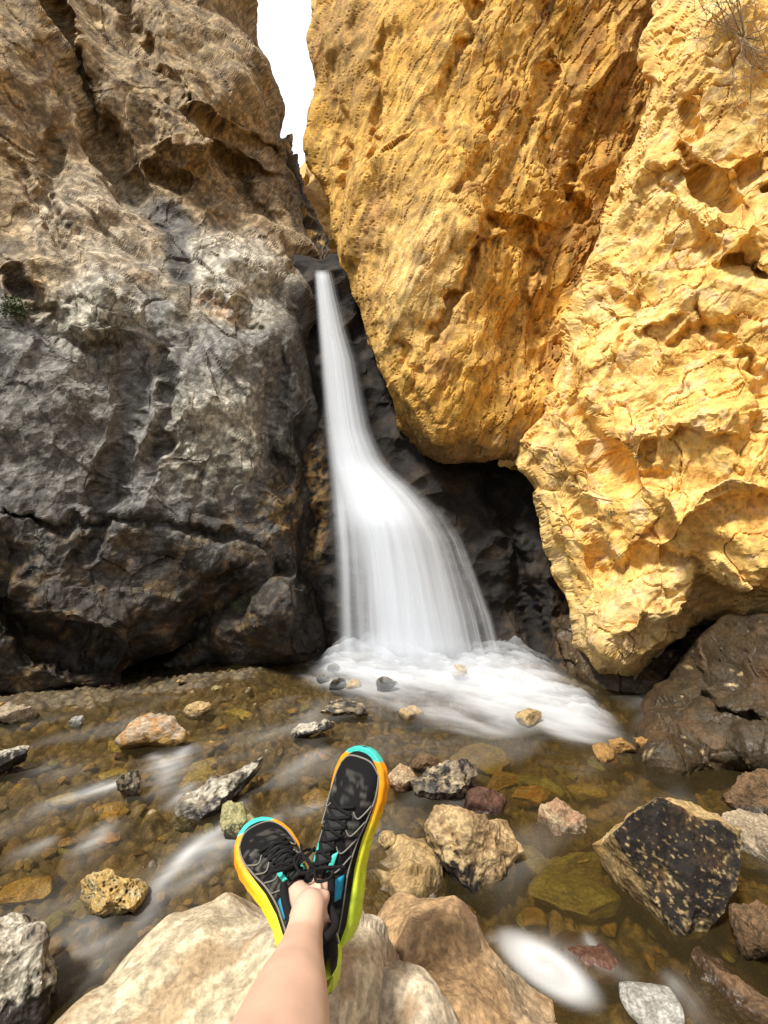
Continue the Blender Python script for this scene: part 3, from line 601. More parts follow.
# ---------------------------------------------------------------- rocks
_ICO = {}
def ico(n):
    if n not in _ICO:
        bm = bmesh.new(); bmesh.ops.create_icosphere(bm, subdivisions=n, radius=1)
        _ICO[n] = (np.array([v.co[:] for v in bm.verts]), np.array([[v.index for v in f.verts] for f in bm.faces])); bm.free()
    return _ICO[n]
K = {  # colour recipes: light face, second tone, wet dark, direction of the dark side, threshold, patch scale
    'speckled': ([.52, .48, .39], [.25, .21, .16], [.035, .03, .026], (.3, -.6, -1), .05, 1.),
    'tanblack': ([.46, .33, .17], [.32, .21, .10], [.03, .025, .02], (-.5, -.5, -.9), .35, .6),
    'blackgold': ([.44, .31, .14], [.46, .36, .19], [.020, .015, .010], (-.1, -1, .25), -.12, .8),
    'dark': ([.20, .16, .11], [.42, .34, .22], [.035, .03, .025], (0, -.4, -.6), -.5, 1.6),
    'black': ([.07, .06, .05], [.16, .13, .09], [.02, .018, .016], (0, -.4, -.6), -.2, 1.),
    'ochre': ([.50, .31, .08], [.54, .38, .14], [.3, .2, .08], (0, 0, -1), 1.5, 1.),
    'orange': ([.60, .30, .06], [.62, .40, .14], [.3, .15, .05], (0, 0, -1), 1.5, 1.),
    'yellow': ([.56, .46, .16], [.44, .34, .12], [.2, .16, .06], (0, 0, -1), 1.5, 1.),
    'green': ([.40, .38, .15], [.28, .26, .10], [.14, .13, .05], (0, 0, -1), 1.2, 1.),
    'mossy': ([.42, .38, .20], [.24, .24, .10], [.06, .055, .03], (0, -.5, -1), .3, .6),
    'pink': ([.44, .33, .20], [.36, .22, .13], [.22, .12, .06], (0, -.4, -1), .35, .8),
    'rust': ([.42, .33, .23], [.46, .25, .10], [.42, .26, .08], (0, -.6, -1), .15, .7),
    'tan': ([.46, .33, .16], [.34, .23, .10], [.2, .15, .08], (0, -.3, -1), .9, 1.),
    'wetochre': ([.36, .20, .06], [.26, .15, .06], [.12, .07, .03], (0, 0, -1), 1.2, 1.), 'brown': ([.17, .10, .05], [.11, .07, .035], [.05, .035, .02], (0, -.3, -1), .3, .8),
    'grey': ([.36, .29, .20], [.27, .21, .14], [.12, .10, .08], (0, -.3, -1), .7, .9),
    'maroon': ([.10, .045, .03], [.13, .07, .045], [.06, .03, .02], (0, -.3, -1), .9, 1.),
    'white': ([.40, .39, .36], [.28, .27, .24], [.3, .3, .27], (0, 0, -1), 1.2, .7),
    'pitted': ([.50, .33, .11], [.46, .38, .20], [.05, .04, .025], (-.8, -.3, -.3), .55, .5),
}
def rock_geo(dims, seed, sub, kind, cuts=9, rough=1., planes=(), blk=.9):
    r0 = np.random.RandomState(seed); p, f = ico(sub); p = p.copy()
    for i in range(cuts):
        n = unit(r0.normal(size=3)); dd = r0.uniform(.52, .86); s = p @ n; p -= np.outer(np.maximum(0, s-dd)*.92, n)
    for n, dd in planes: n = unit(np.array(n, float)); s = p @ n; p -= np.outer(np.maximum(0, s-dd)*.97, n)
    p *= np.asarray(dims); S = float(np.mean(dims)); q = p/S+seed*3.17
    nrm = unit(p/np.asarray(dims)**2)
    d = .06*fbm(q*1.2, 2, seed)+blk*.6*chip(q, .9, seed+1)+rough*(.7*chip(q, .36, seed+2)+.7*chip(q, .15, seed+3)*(sub > 4)+.5*chip(q, .065, seed+4, warp=0)*(sub > 5)+.010*ridged(q*4.5, 2, seed+4))
    if kind == 'pitted':
        F1, F2, H, O = voro(q*6, seed); d = d-.10*(1-sstep(.15, .42, F1))*(_h01(H, 3) > .45)
    p = p+nrm*(d*S)[:, None]
    A, B, C, dn, thr, sc = K[kind]; A, B, C = map(np.array, (A, B, C))
    n1 = fbm(q*1.6/sc, 4, seed+7); n2 = fbm(q*5/sc, 4, seed+8); n3 = fbm(q*16, 2, seed+9)
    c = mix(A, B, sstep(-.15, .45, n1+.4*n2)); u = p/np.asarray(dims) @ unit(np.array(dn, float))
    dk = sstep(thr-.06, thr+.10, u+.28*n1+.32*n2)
    if kind == 'blackgold':
        g = unit(np.array([-.15, -1, .45])); h_ = (p/np.asarray(dims)) @ g; rim = np.sqrt(np.maximum(0, ((p/np.asarray(dims))**2).sum(1)-h_**2))
        dk = sstep(.27, .40, h_+.05*n2+.03*n3)*(1-sstep(.62, .92, rim+.22*n2+.14*n1+.16*n3-.10*(p[:, 0]/dims[0] < 0))); sp = fbm(aniso(q, (1, .2, -.35), 3.0)*22, 3, seed+12)
        dk = dk*(1-.85*sstep(.34, .78, sp*1.2-.45*(p[:, 2]/dims[2])+.15*n1+.2*n3)); c = mix(c, np.array([.50, .28, .07]), .6*sstep(.1, .5, n1-.1)); C = C+np.outer(.5*sstep(.1, .6, n1+.4*n2), [.06, .028, .008])
    if kind == 'pitted': dk = np.maximum(dk*.4, 1-sstep(.2, .4, F1)); 
    if kind == 'dark': dk = sstep(-.25, .15, -n2-.1+.2*n3)
    if kind == 'speckled': dk = np.maximum(dk, sstep(.30, .55, n2+.5*n3-.1))
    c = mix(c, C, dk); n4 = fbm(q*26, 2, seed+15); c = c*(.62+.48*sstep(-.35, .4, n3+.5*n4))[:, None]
    return p, f, np.clip(c, .01, .85), np.clip(.10+(0. if kind == 'blackgold' else .6)*dk*(np.mean(C) < .1), 0, 1)
def rot3(p, rx=0, ry=0, rz=0): return p @ np.array(Matrix.Rotation(R(rz), 3, 'Z') @ Matrix.Rotation(R(ry), 3, 'Y') @ Matrix.Rotation(R(rx), 3, 'X')).T
def rock(name, label, box, kind, seed, sub=5, dep=.8, hgt=.7, rz=0, ry=0, rx=0, zt=None, cuts=9, rough=1., group=None, cat=None, zw=0., planes=(), blk=.9):
    """rock whose part above the waterline (or, with zt, its whole top at depth zt) spans the given extent in the photograph"""
    x0, y0, x1, y1 = box; yc = (y0+y1)/2
    p, f, c, w_ = rock_geo((1, dep, hgt), seed, sub, kind, cuts, rough, planes, blk); p = rot3(p, rx, ry, rz)
    p = p-(p.max(0)+p.min(0))/2; p = p/((p[:, 0].max()-p[:, 0].min())/2)
    zz = zt if zt is not None else zw
    Y = (CZ-zz)*F/(y1-512); s = (x1-x0)/2/F*Y; Y += s*.5; X = ((x0+x1)/2-384)/F*Y
    sz = 1.; zc = zz-.1*s if zt is None else zt-p[:, 2].max()*s
    for it in range(14):
        q = p*np.array([s, s, s*sz])+np.array([X, Y, zc]); vis = q[:, 2] > (zw if zt is None else zt-.6*s*sz*p[:, 2].max())
        if vis.sum() < 8: zc += .2*s; continue
        q = q[vis]; u, v = project(q)
        a, b, t, bo = u.min(), u.max(), v.min(), v.max()
        s *= np.clip((x1-x0)/(b-a), .8, 1.25); X += ((x0+x1)/2-(a+b)/2)/F*Y*.9
        Y = max(.4, Y-np.clip((y1-bo)*Y*Y/((CZ-zz)*F), -.2, .2)*.8)
        if zt is None: zc += np.clip((t-y0)/F*Y*.6, -.1*s, .1*s); zc = np.clip(zc, zw-.85*s*sz*p[:, 2].max(), zw+.55*s*sz*p[:, 2].max())
        else: sz *= 1; zc = zt-p[:, 2].max()*s*sz
        if zt is None and zc >= zw+.5*s*sz*p[:, 2].max() and t > y0+2: sz *= 1.08
        if zt is None and zc <= zw-.8*s*sz*p[:, 2].max() and t < y0-2: sz *= .9
    q = p*np.array([s, s, s*sz]); wz = q[:, 2]+zc-max(0, zw); wb = 1-sstep(.012, .030, wz+.012*fbm(q*14, 2, seed))
    c = mix(c, c*.38, wb*(zt is None)); w_ = np.maximum(w_, .75*wb)
    o = mesh_obj(name, q, f, M_ROCK, attrs={'Col': c, 'wet': w_}, smooth=sub < 6); o.location = (X, Y, zc)
    return tag(o, label, cat or ('boulder' if name == 'boulder' else 'rock'), group)
RK = [  # name, label, (x0,y0,x1,y1), kind, seed, options
 ('boulder', 'big black-faced boulder edged with golden rock, standing in the right of the stream', (592, 797, 742, 934), 'blackgold', 11, dict(sub=7, dep=.6, hgt=.8, ry=14, cuts=4, rough=.62, blk=.2, planes=[((-.15, -1, .45), .45), ((.05, .15, 1), .66), ((1, -.2, .1), .76), ((-.8, -.3, -1), .70)])),
 ('rock', 'tan angular rock with a black wet underside, below the fall in mid-stream', (424, 804, 524, 893), 'tanblack', 12, dict(sub=6, dep=.7, hgt=.8, ry=15)),
 ('rock', 'long black and white speckled wet rock left of the shoes', (174, 757, 264, 820), 'speckled', 13, dict(sub=6, dep=.48, hgt=.4, ry=-22, rz=28)),
 ('boulder', 'grey and white rounded rock at the lower left corner beside the pale boulder', (-75, 912, 57, 1050), 'speckled', 14, dict(sub=6, dep=.9, hgt=.8)),
 ('rock', 'yellow pitted rock full of small black holes, at the left beside the white current', (80, 868, 148, 918), 'pitted', 15, dict(sub=6, dep=.7, hgt=.6)),
 ('rock', 'flat reddish rock with a grey top, nearest the foot of the grey cliff', (114, 712, 191, 748), 'rust', 16, dict(dep=.5, hgt=.4, ry=-8)),
 ('rock', 'small orange-tan rock just right of the flat reddish rock', (183, 701, 213, 716), 'tan', 17, dict(dep=.7, hgt=.6)),
 ('rock', 'dark wet stone with a grey top at the left edge of the picture', (-22, 744, 30, 775), 'speckled', 18, dict(dep=.6, hgt=.5, ry=-18)),
 ('rock', 'small black knobbly rock at the head of the upper left white current', (116, 768, 142, 796), 'dark', 19, dict(dep=.8, hgt=.9)),
 ('rock', 'olive mossy rock under the right end of the long speckled rock', (219, 800, 262, 840), 'mossy', 20, dict(dep=.7, hgt=.6)),
 ('rock', 'flat black and yellow rock in the stream beyond the raised toe of the shoe', (290, 717, 334, 738), 'speckled', 21, dict(dep=.5, hgt=.35, ry=-10)),
 ('rock', 'knobbly black wet rock right of the raised shoe', (410, 757, 478, 800), 'dark', 22, dict(sub=6, dep=.6, hgt=.5, rough=1.5)),
 ('rock', 'low brown-black rock behind the knobbly black one', (411, 753, 440, 773), 'brown', 23, dict(dep=.7, hgt=.6)),
 ('rock', 'pinkish angular stone touching the tip of the raised shoe', (387, 762, 420, 793), 'pink', 24, dict(dep=.7, hgt=.7, ry=20)),
 ('rock', 'dark maroon stone behind the tan angular rock', (464, 786, 506, 814), 'maroon', 25, dict(dep=.7, hgt=.6)),
 ('rock', 'pale pink square rock between the tan rock and the black-faced boulder', (538, 798, 588, 836), 'pink', 26, dict(sub=6, dep=.7, hgt=.7)),
 ('rock', 'tan half-sunken rock just right of the lime heel of the raised shoe', (379, 840, 440, 898), 'tan', 27, dict(sub=6, dep=.8, hgt=.6)),
 ('rock', 'small tan stone between the raised shoe and the half-sunken tan rock', (378, 829, 398, 850), 'tan', 28, dict(sub=4)),
 ('rock', 'smooth grey-brown rock against the right edge beside the black-faced boulder', (716, 808, 800, 866), 'grey', 29, dict(sub=6, dep=.8, hgt=.6)),
 ('rock', 'dark reddish-brown rock at the right edge beneath the large brown rock', (722, 768, 800, 816), 'brown', 30, dict(sub=6, dep=.7, hgt=.6)),
 ('rock', 'brown slab of rock in the lower right corner', (690, 945, 810, 1050), 'brown', 31, dict(sub=6, dep=.9, hgt=.5, ry=15)),
 ('rock', 'dark brown rock at the right edge under the black-faced boulder', (728, 880, 815, 960), 'brown', 32, dict(sub=6, dep=.9, hgt=.5)),
 ('rock', 'small brown block poking out of the foam at the foot of the waterfall', (451, 663, 467, 677), 'tan', 33, dict(sub=4, hgt=.8, zw=.05)),
 ('rock', 'round black pebble in the left edge of the foam, rightmost of the dark ones', (376, 676, 398, 690), 'black', 34, dict(sub=4, hgt=.7, zw=.03)),
 ('rock', 'little black pebble nearest the left bank at the waterline of the fall', (327, 663, 340, 672), 'black', 35, dict(sub=4, zw=.01)),
 ('rock', 'black pebble leftmost in the cluster beside the foam', (316, 673, 330, 684), 'black', 36, dict(sub=4)),
 ('rock', 'black pebble in the middle of the cluster beside the foam', (329, 676, 346, 690), 'black', 37, dict(sub=4)),
 ('rock', 'small tan pebble touching the black cluster beside the foam', (345, 679, 361, 690), 'tan', 38, dict(sub=4)),
 ('rock', 'low strip of black rock between the pebble cluster and the flat black and yellow rock', (320, 698, 368, 716), 'dark', 39, dict(dep=.45, hgt=.3)),
 ('rock', 'tan stone half lost in the lower edge of the foam', (399, 705, 424, 719), 'tan', 40, dict(sub=4)),
 ('rock', 'brown rounded stone washed over by the foam to the right', (515, 708, 542, 728), 'tan', 41, dict(sub=4)),
 ('rock', 'yellow-brown stone at the foot of the golden cliff, leftmost of a short row', (592, 742, 618, 764), 'wetochre', 42, dict(dep=.5, ry=35)),
 ('rock', 'ochre wedge of stone, middle of the row at the foot of the golden cliff', (608, 737, 636, 754), 'wetochre', 43, dict(dep=.6, ry=20)),
 ('rock', 'ochre slab leaning on the large brown rock, rightmost of a short row', (633, 736, 668, 760), 'wetochre', 44, dict(dep=.6, ry=20)),
 ('rock', 'white chip of stone on the gravel left of the flat reddish rock', (68, 714, 85, 729), 'white', 45, dict(sub=4, dep=.5, ry=-25, zw=-.02)),
 ('rock', 'pale grey rock on the gravel bank at the far left', (-12, 700, 40, 724), 'grey', 46, dict(dep=.6, hgt=.4)),
 ('rock', 'knobbly brown-black stone wedged behind the tan boulder below the heel', (409, 893, 452, 925), 'dark', 47, dict(sub=6, dep=.8, rough=1.5, zw=.1)),
]
for n_, l_, b_, k_, s_, o_ in RK: rock(n_, l_, b_, k_, s_, **o_)
SUB = [  # stones lying under the water
 ('sunken yellow flat stone above the long speckled rock', (181, 746, 230, 786), 'yellow', 61, -.02, {}), ('sunken orange-yellow stone at the far left, level with the pitted rock', (-2, 868, 52, 900), 'ochre', 62, -.01, {}), ('bright orange little stone in the shallows left of the white currents', (97, 819, 117, 842), 'orange', 63, -.01, {}),
 ('small cream wedge of stone left of the bright orange one', (60, 823, 76, 844), 'tan', 64, -.01, {}), ('sunken yellow stone left of the small black knobbly rock', (46, 781, 78, 803), 'yellow', 65, -.02, {}), ('sunken yellow-green slab below the foam', (450, 735, 507, 768), 'yellow', 66, -.015, {}),
 ('sunken olive slab between the tan rock and the black-faced boulder', (536, 864, 618, 906), 'green', 67, -.02, {}), ('sunken green-brown mass beneath the pale pink square rock', (515, 822, 600, 868), 'green', 68, -.06, {}), ('sunken yellow block just beyond the toe of the raised shoe', (304, 735, 325, 758), 'ochre', 69, -.03, {}),
 ('sunken tan stone left of the raised shoe', (308, 778, 336, 798), 'tan', 70, -.01, {}), ('maroon stone awash beside the white whirl', (558, 918, 622, 978), 'maroon', 71, .012, dict(rz=-35, dep=.8, blk=.1, cuts=5)), ('broad white stone awash below the black-faced boulder', (622, 935, 680, 1022), 'white', 72, .035, dict(rz=15, dep=1.0, blk=.1, cuts=4)),
 ('sunken narrow olive stone right of the yellow-green slab', (518, 765, 562, 790), 'green', 73, -.03, dict(rz=-30)), ('sunken rusty oval stone below the narrow olive one', (512, 788, 548, 803), 'orange', 74, -.04, {}), ('sunken ochre stone between the yellow-green slab and the narrow olive stone', (492, 760, 520, 785), 'ochre', 75, -.04, {}),
 ('sunken yellow stone at the far right of the pool', (570, 775, 606, 795), 'yellow', 76, -.04, dict(rz=-25)), ('long dark slab awash along the lower right of the stream', (660, 930, 730, 1030), 'brown', 77, -.02, dict(rz=-50)), ('sunken yellow stone below the small black knobbly rock', (96, 796, 124, 812), 'ochre', 78, -.02, {}),
 ('sunken yellow stone above the small black knobbly rock', (98, 758, 128, 780), 'yellow', 79, -.02, {}), ('sunken pale yellow stone under the flat reddish rock', (108, 733, 140, 750), 'yellow', 80, -.02, {}), ('sunken yellow stone close to the right bank shadow', (560, 845, 590, 862), 'yellow', 81, -.07, {}),
 ('sunken yellow stone behind the small orange-tan rock', (224, 700, 250, 715), 'yellow', 82, -.02, {}),
]
for l_, b_, k_, s_, zt, o_ in SUB: rock('sunken_stone', l_, b_, k_, s_, zt=zt, hgt=.35, dep=.6 if 'dep' not in o_ else o_['dep'], sub=5, cat='stone', rough=.35, **{k: v for k, v in o_.items() if k != 'dep'})

# small stones on the bed, each its own object
PEB = [('ochre', 'small ochre stone lying on the stream bed'), ('brown', 'small dark brown stone lying on the stream bed'), ('grey', 'small grey-tan stone lying on the stream bed'), ('green', 'small olive stone lying on the stream bed'), ('tan', 'small tan stone lying on the stream bed'), ('maroon', 'small maroon stone lying on the stream bed')]
def scatter():
    r0 = np.random.RandomState(5); protos = []
    for k, (kind, lab) in enumerate(PEB):
        for j in range(3):
            p, f, c, w_ = rock_geo((1, .75, .45), 400+k*7+j, 3, kind, 7, .5)
            o = mesh_obj('pebble', p, f, M_ROCK, attrs={'Col': c, 'wet': w_}); tag(o, lab, 'pebble', 'small '+{'ochre': 'ochre', 'brown': 'dark brown', 'grey': 'grey-tan', 'green': 'olive', 'tan': 'tan', 'maroon': 'maroon'}[kind]+' stones on the stream bed'); protos.append(o)
    used = set(); n = 0; wts = np.repeat([.26, .2, .18, .16, .15, .05], 3)/3
    while n < 285:
        px = r0.uniform(-10, 778); py = 672+r0.uniform(0, 1)**.8*350
        if py < 700 and px > 330: continue
        if py > 900-.2*px and px < 230 and py > 990: continue
        if py > 905 and 240 < px < 480: continue
        if px > 640 and py < 780: continue
        if py < 700-.1*px*.5: continue
        q = on_z(px, py, -.06); s = r0.uniform(.016, .040)*(1 if r0.rand() > .2 else 1.7)*(.6+.2*q[1])
        k = r0.choice(18, p=wts)
        if 440 < px < 625 and 735 < py < 910: s *= 1.5; k = r0.choice([0, 1, 2, 9, 10, 11, 12, 13])
        src = protos[k]
        o = src if k not in used else src.copy()
        if k in used: COL.objects.link(o)
        used.add(k); z = bed_height(np.array([q[0]]), np.array([q[1]]))[0]+.03
        o.location = (q[0], q[1], z+.2*s); o.rotation_euler = (r0.uniform(-.3, .3), r0.uniform(-.3, .3), r0.uniform(0, 6.28)); o.scale = (s, s*r0.uniform(.8, 1.2), s*r0.uniform(.8, 1.2)); n += 1
scatter()

# ---------------------------------------------------------------- foreground boulders
def plan_boulder(name, label, centre, rim, top, seed, A, B, C, base=-.25, nth=640, nph=340, power=.30, slope=(0, 0)):
    c = np.array(centre); rim = np.array(rim, float)-c; th = np.arctan2(rim[:, 1], rim[:, 0]); rr = np.hypot(*rim.T); o = np.argsort(th); th = th[o]; rr = rr[o]
    T = np.linspace(-math.pi, math.pi, nth, endpoint=False); Rr = np.interp(T, th, rr, period=2*math.pi); k = np.hanning(31); k /= k.sum(); Rr = np.convolve(np.pad(Rr, 15, 'wrap'), k, 'valid')
    ph = (1-(1-np.linspace(0.0, 1, nph))**2.0)*math.pi/2; PH, TT = np.meshgrid(ph, T, indexing='ij'); r = np.sin(PH)**.9*1.06*Rr[None]; x = c[0]+r*np.cos(TT); y = c[1]+r*np.sin(TT)
    z = base+(top-base)*np.cos(PH).clip(0)**power+(slope[0]*(x-c[0])+slope[1]*(y-c[1]))*np.cos(PH)
    G = np.stack([x, y, z], -1); p = G.reshape(-1, 3); q = p+seed
    du = np.gradient(G, axis=1); dv = np.gradient(G, axis=0); nr_ = unit(np.cross(dv, du).reshape(-1, 3)); nr_ = unit(nr_+1e-6); nr_[:nth] = (0, 0, 1)
    if nr_[nth*40:nth*60, 2].mean() < 0: nr_ = -nr_
    nr_[:nth*3] = (0, 0, 1)
    nr_ = unit(nr_+.3*unit(p-np.array([c[0], c[1], top-.4])))
    global CELL
    CELL = cell_size(G)
    d = .05*fbm(q*2.2, 3, seed)+.75*chip(q, .38, seed+1)+.9*chip(aniso(q, (.7, .7, 0), 1.8), .14, seed+2)+.4*chip(q, .09, seed+5, sgn=-1)+.6*chip(aniso(q, (.7, .7, 0), 1.7), .045, seed+3)*(.4+.7*sstep(-.2, .4, noise(q*6, seed+1)))+.5*chip(q, .016, seed+9, warp=0)
    CELL = None; p = p+nr_*d[:, None]
    n1 = fbm(q*3, 4, seed+6); n2 = fbm(aniso(q, (.7, .7, 0), 2.5)*14, 4, seed+7); n3 = fbm(q*50, 3, seed+8)
    A, B, C = map(np.array, (A, B, C)); cc = mix(A, B, sstep(-.1, .5, n1+.3*n2)); cc = mix(cc, C, .8*sstep(.2, .6, n2+.3*n3)); cc = cc*(.66+.42*sstep(-.4, .4, n3+.5*n2))[:, None]
    f = grid_faces(nph, nth, close=True)
    o = mesh_obj(name, p-np.array([c[0], c[1], 0]), f, M_ROCK, attrs={'Col': np.clip(cc, .02, .85), 'wet': np.zeros(len(p))}, smooth=False); o.location = (c[0], c[1], 0)
    return tag(o, label, 'boulder')
plan_boulder('boulder', 'pale cream boulder in the foreground on which the crossed feet rest', (-.28, .35), [(-.86, .55), (-.70, .80), (-.53, .98), (-.36, 1.08), (-.18, 1.08), (-.06, 1.0), (.04, .86), (.10, .7), (.15, .3), (.1, -.3), (-.3, -.5), (-.85, -.3), (-1.0, .2)], .745, 501, [.58, .49, .34], [.50, .43, .33], [.30, .21, .12])
plan_boulder('boulder', 'orange-brown rough boulder in the foreground right of the shoes', (.20, .78), [(-.12, 1.10), (.05, 1.24), (.15, 1.22), (.26, 1.09), (.36, .95), (.47, .74), (.5, .4), (.1, .3), (-.1, .5), (-.14, .9)], .52, 511, [.38, .25, .13], [.36, .27, .17], [.11, .065, .035], slope=(-.35, 0))
plan_boulder('boulder', 'small pale grey boulder at the bottom edge right of the leg', (.02, .68), [(-.14, .88), (.0, .97), (.13, .93), (.20, .78), (.2, .6), (.05, .45), (-.1, .5)], .655, 521, [.52, .44, .32], [.42, .38, .30], [.24, .16, .09], base=.2, nth=300, nph=150)

# ---------------------------------------------------------------- plants
def leafmat(name, c):
    m, nt, N, L = new_mat(name); out = nd(nt, 'ShaderNodeOutputMaterial'); b = nd(nt, 'ShaderNodeBsdfPrincipled', Roughness=.7); L.new(b.outputs[0], out.inputs[0])
    tc = nd(nt, 'ShaderNodeTexCoord'); n = nd(nt, 'ShaderNodeTexNoise', Scale=40.0); L.new(tc.outputs['Object'], n.inputs['Vector'])
    mx = nd(nt, 'ShaderNodeMix'); mx.data_type = 'RGBA'; L.new(n.outputs[0], mx.inputs[0]); mx.inputs[6].default_value = (*[x*.6 for x in c], 1); mx.inputs[7].default_value = (*[x*1.4 for x in c], 1); L.new(mx.outputs[2], b.inputs['Base Color'])
    return m
M_TWIG = leafmat('dry_twig', (.26, .20, .13)); M_LEAF = leafmat('green_leaf', (.06, .085, .025)); M_DRYLEAF = leafmat('dull_leaf', (.16, .15, .06))
def dry_shrub():
    r0 = random.Random(3); geos = []
    root = on_cliff('golden_cliff', 742, 38)+np.array([0, -.03, 0])
    def grow(p, d, L_, r, lv):
        pts = [p]; q = p.copy()
        for i in range(7):
            d = unit(d+np.array([r0.gauss(0, .22), r0.gauss(0, .10), r0.gauss(0, .22)])); q = q+d*L_/7; pts.append(q)
        geos.append(tube_geo(pts, np.linspace(r, r*.45, 8), 5))
        if lv:
            for k in range(5 if lv > 1 else 4):
                i = r0.randint(2, 7); a = pts[i]; grow(np.array(a), unit(d+np.array([r0.gauss(0, .9), r0.gauss(0, .35), r0.gauss(0, .9)])), L_*r0.uniform(.5, .8), r*.6, lv-1)
    for k in range(17):
        a = r0.uniform(0, 2*math.pi); grow(root.copy(), unit(np.array([math.cos(a), -.30, math.sin(a)*1.0-.1])), r0.uniform(.35, .68), .0046, 2)
    V, Fc = merge(geos); o = mesh_obj('dry_shrub', np.array(V)-root, Fc, M_TWIG); o.location = root
    tag(o, 'tangled leafless dry shrub clinging to the golden cliff at the top right', 'shrub')
dry_shrub()
def tuft(u, v, cl, size, n, mat, label, seed, name='plant'):
    r0 = random.Random(seed); root = on_cliff(cl, u, v); V = []; Fc = []
    for k in range(n):
        d = unit(np.array([r0.gauss(0, 1), -abs(r0.gauss(.5, .5)), r0.gauss(.25, .9)])); a = d*size*r0.uniform(.15, 1); s = unit(np.cross(d, [r0.gauss(0, 1) for _ in range(3)]))
        L_ = size*r0.uniform(.15, .3); w_ = L_*.3; b = len(V); t = unit(d+np.array([r0.gauss(0, .5) for _ in range(3)]))
        V += [a, a+t*L_*.5+s*w_, a+t*L_, a+t*L_*.5-s*w_]; Fc.append([b, b+1, b+2, b+3])
    o = mesh_obj(name, V, Fc, mat, smooth=False); o.location = root
    stems = [tube_geo([np.zeros(3), np.array([r0.gauss(0, .4), -.4, r0.gauss(0, .4)])*size], [size*.03, size*.01], 4) for _ in range(9)]
    Vs, Fs = merge(stems); mesh_obj('stem', Vs, Fs, M_TWIG, o)
    tag(o, label, 'plant')
tuft(14, 308, 'grey_cliff', .13, 420, M_LEAF, 'small dark green plant growing from the grey cliff at the left edge', 1)
tuft(641, 453, 'golden_cliff', .055, 160, M_DRYLEAF, 'little dry green tuft in the golden cliff, the middle of three', 2)
tuft(601, 512, 'golden_cliff', .055, 160, M_DRYLEAF, 'little dull green tuft in the golden cliff, lowest of three', 4)
tuft(676, 404, 'golden_cliff', .06, 130, M_DRYLEAF, 'little dry tuft in the golden cliff, highest of three', 5)
# ---------------------------------------------------------------- person: crossed legs and running shoes
def simple(name, c, rough=.6, spec=.4, sss=0, noise_amt=.12, nscale=80., bump=0.):
    m, nt, N, L = new_mat(name); out = nd(nt, 'ShaderNodeOutputMaterial'); b = nd(nt, 'ShaderNodeBsdfPrincipled', Roughness=rough); b.inputs['Specular IOR Level'].default_value = spec; L.new(b.outputs[0], out.inputs[0])
    tc = nd(nt, 'ShaderNodeTexCoord'); n = nd(nt, 'ShaderNodeTexNoise', Scale=nscale, Detail=4.0); L.new(tc.outputs['Object'], n.inputs['Vector'])
    mx = nd(nt, 'ShaderNodeMix'); mx.data_type = 'RGBA'; L.new(n.outputs[0], mx.inputs[0]); mx.inputs[6].default_value = (*[x*(1-noise_amt*2) for x in c], 1); mx.inputs[7].default_value = (*[min(1, x*(1+noise_amt*2)) for x in c], 1); L.new(mx.outputs[2], b.inputs['Base Color'])
    if sss: b.inputs['Subsurface Weight'].default_value = sss; b.inputs['Subsurface Radius'].default_value = (1, .35, .2); b.inputs['Subsurface Scale'].default_value = .008
    if bump: bp = nd(nt, 'ShaderNodeBump', Strength=bump, Distance=.002); L.new(n.outputs[0], bp.inputs['Height']); L.new(bp.outputs[0], b.inputs['Normal'])
    return m
def vcol(name, rough=.55, bump=.3, nscale=260.):
    m, nt, N, L = new_mat(name); out = nd(nt, 'ShaderNodeOutputMaterial'); b = nd(nt, 'ShaderNodeBsdfPrincipled', Roughness=rough); L.new(b.outputs[0], out.inputs[0])
    a = nd(nt, 'ShaderNodeAttribute', attribute_name='Col'); tc = nd(nt, 'ShaderNodeTexCoord'); n = nd(nt, 'ShaderNodeTexNoise', Scale=nscale, Detail=3.0); L.new(tc.outputs['Object'], n.inputs['Vector'])
    mr = nd(nt, 'ShaderNodeMapRange'); mr.inputs['To Min'].default_value = .7; mr.inputs['To Max'].default_value = 1.3; L.new(n.outputs[0], mr.inputs[0])
    vm = nd(nt, 'ShaderNodeVectorMath', operation='SCALE'); L.new(a.outputs['Color'], vm.inputs[0]); L.new(mr.outputs[0], vm.inputs['Scale']); L.new(vm.outputs[0], b.inputs['Base Color'])
    bp = nd(nt, 'ShaderNodeBump', Strength=bump, Distance=.001); L.new(n.outputs[0], bp.inputs['Height']); L.new(bp.outputs[0], b.inputs['Normal']); return m
M_SKIN = simple('skin', (.68, .45, .34), .45, .4, .2, .13, 22., .5)
M_MESHU = vcol('shoe_knit', .85, .8, 420.); M_MESHU.node_tree.nodes['Principled BSDF'].inputs['Specular IOR Level'].default_value = .15; M_FOAMU = vcol('midsole_foam', .5, .25, 120.)
M_LACE = simple('lace', (.012, .012, .013), .85, .15); M_RUB = simple('rubber', (.03, .03, .03), .6); M_TEAL = simple('teal_rubber', (.06, .55, .47), .5); M_LINE = simple('grey_overlay', (.20, .19, .17), .6); M_BLUE = simple('blue_overlay', (.01, .30, .52), .5)
M_TONG = simple('tongue_cloth', (.03, .03, .03), .85, .15); M_SHORT = simple('shorts_cloth', (.05, .055, .07), .85, .2)
SX = np.array([0, .006, .02, .045, .08, .12, .16, .195, .225, .25, .272, .288, .297, .300])
SW = np.array([.006, .019, .030, .0365, .0355, .0345, .0385, .0455, .0495, .0485, .0415, .029, .015, .0005])
SY = np.array([0, 0, 0, 0, .001, .003, .003, .001, -.002, -.004, -.006, -.008, -.009, -.009])
SB = np.array([.016, .010, .005, .001, 0, .001, .001, 0, .001, .005, .011, .018, .023, .026])   # underside height
ST = np.array([.042, .042, .041, .040, .037, .034, .032, .031, .031, .032, .034, .037, .039, .040])
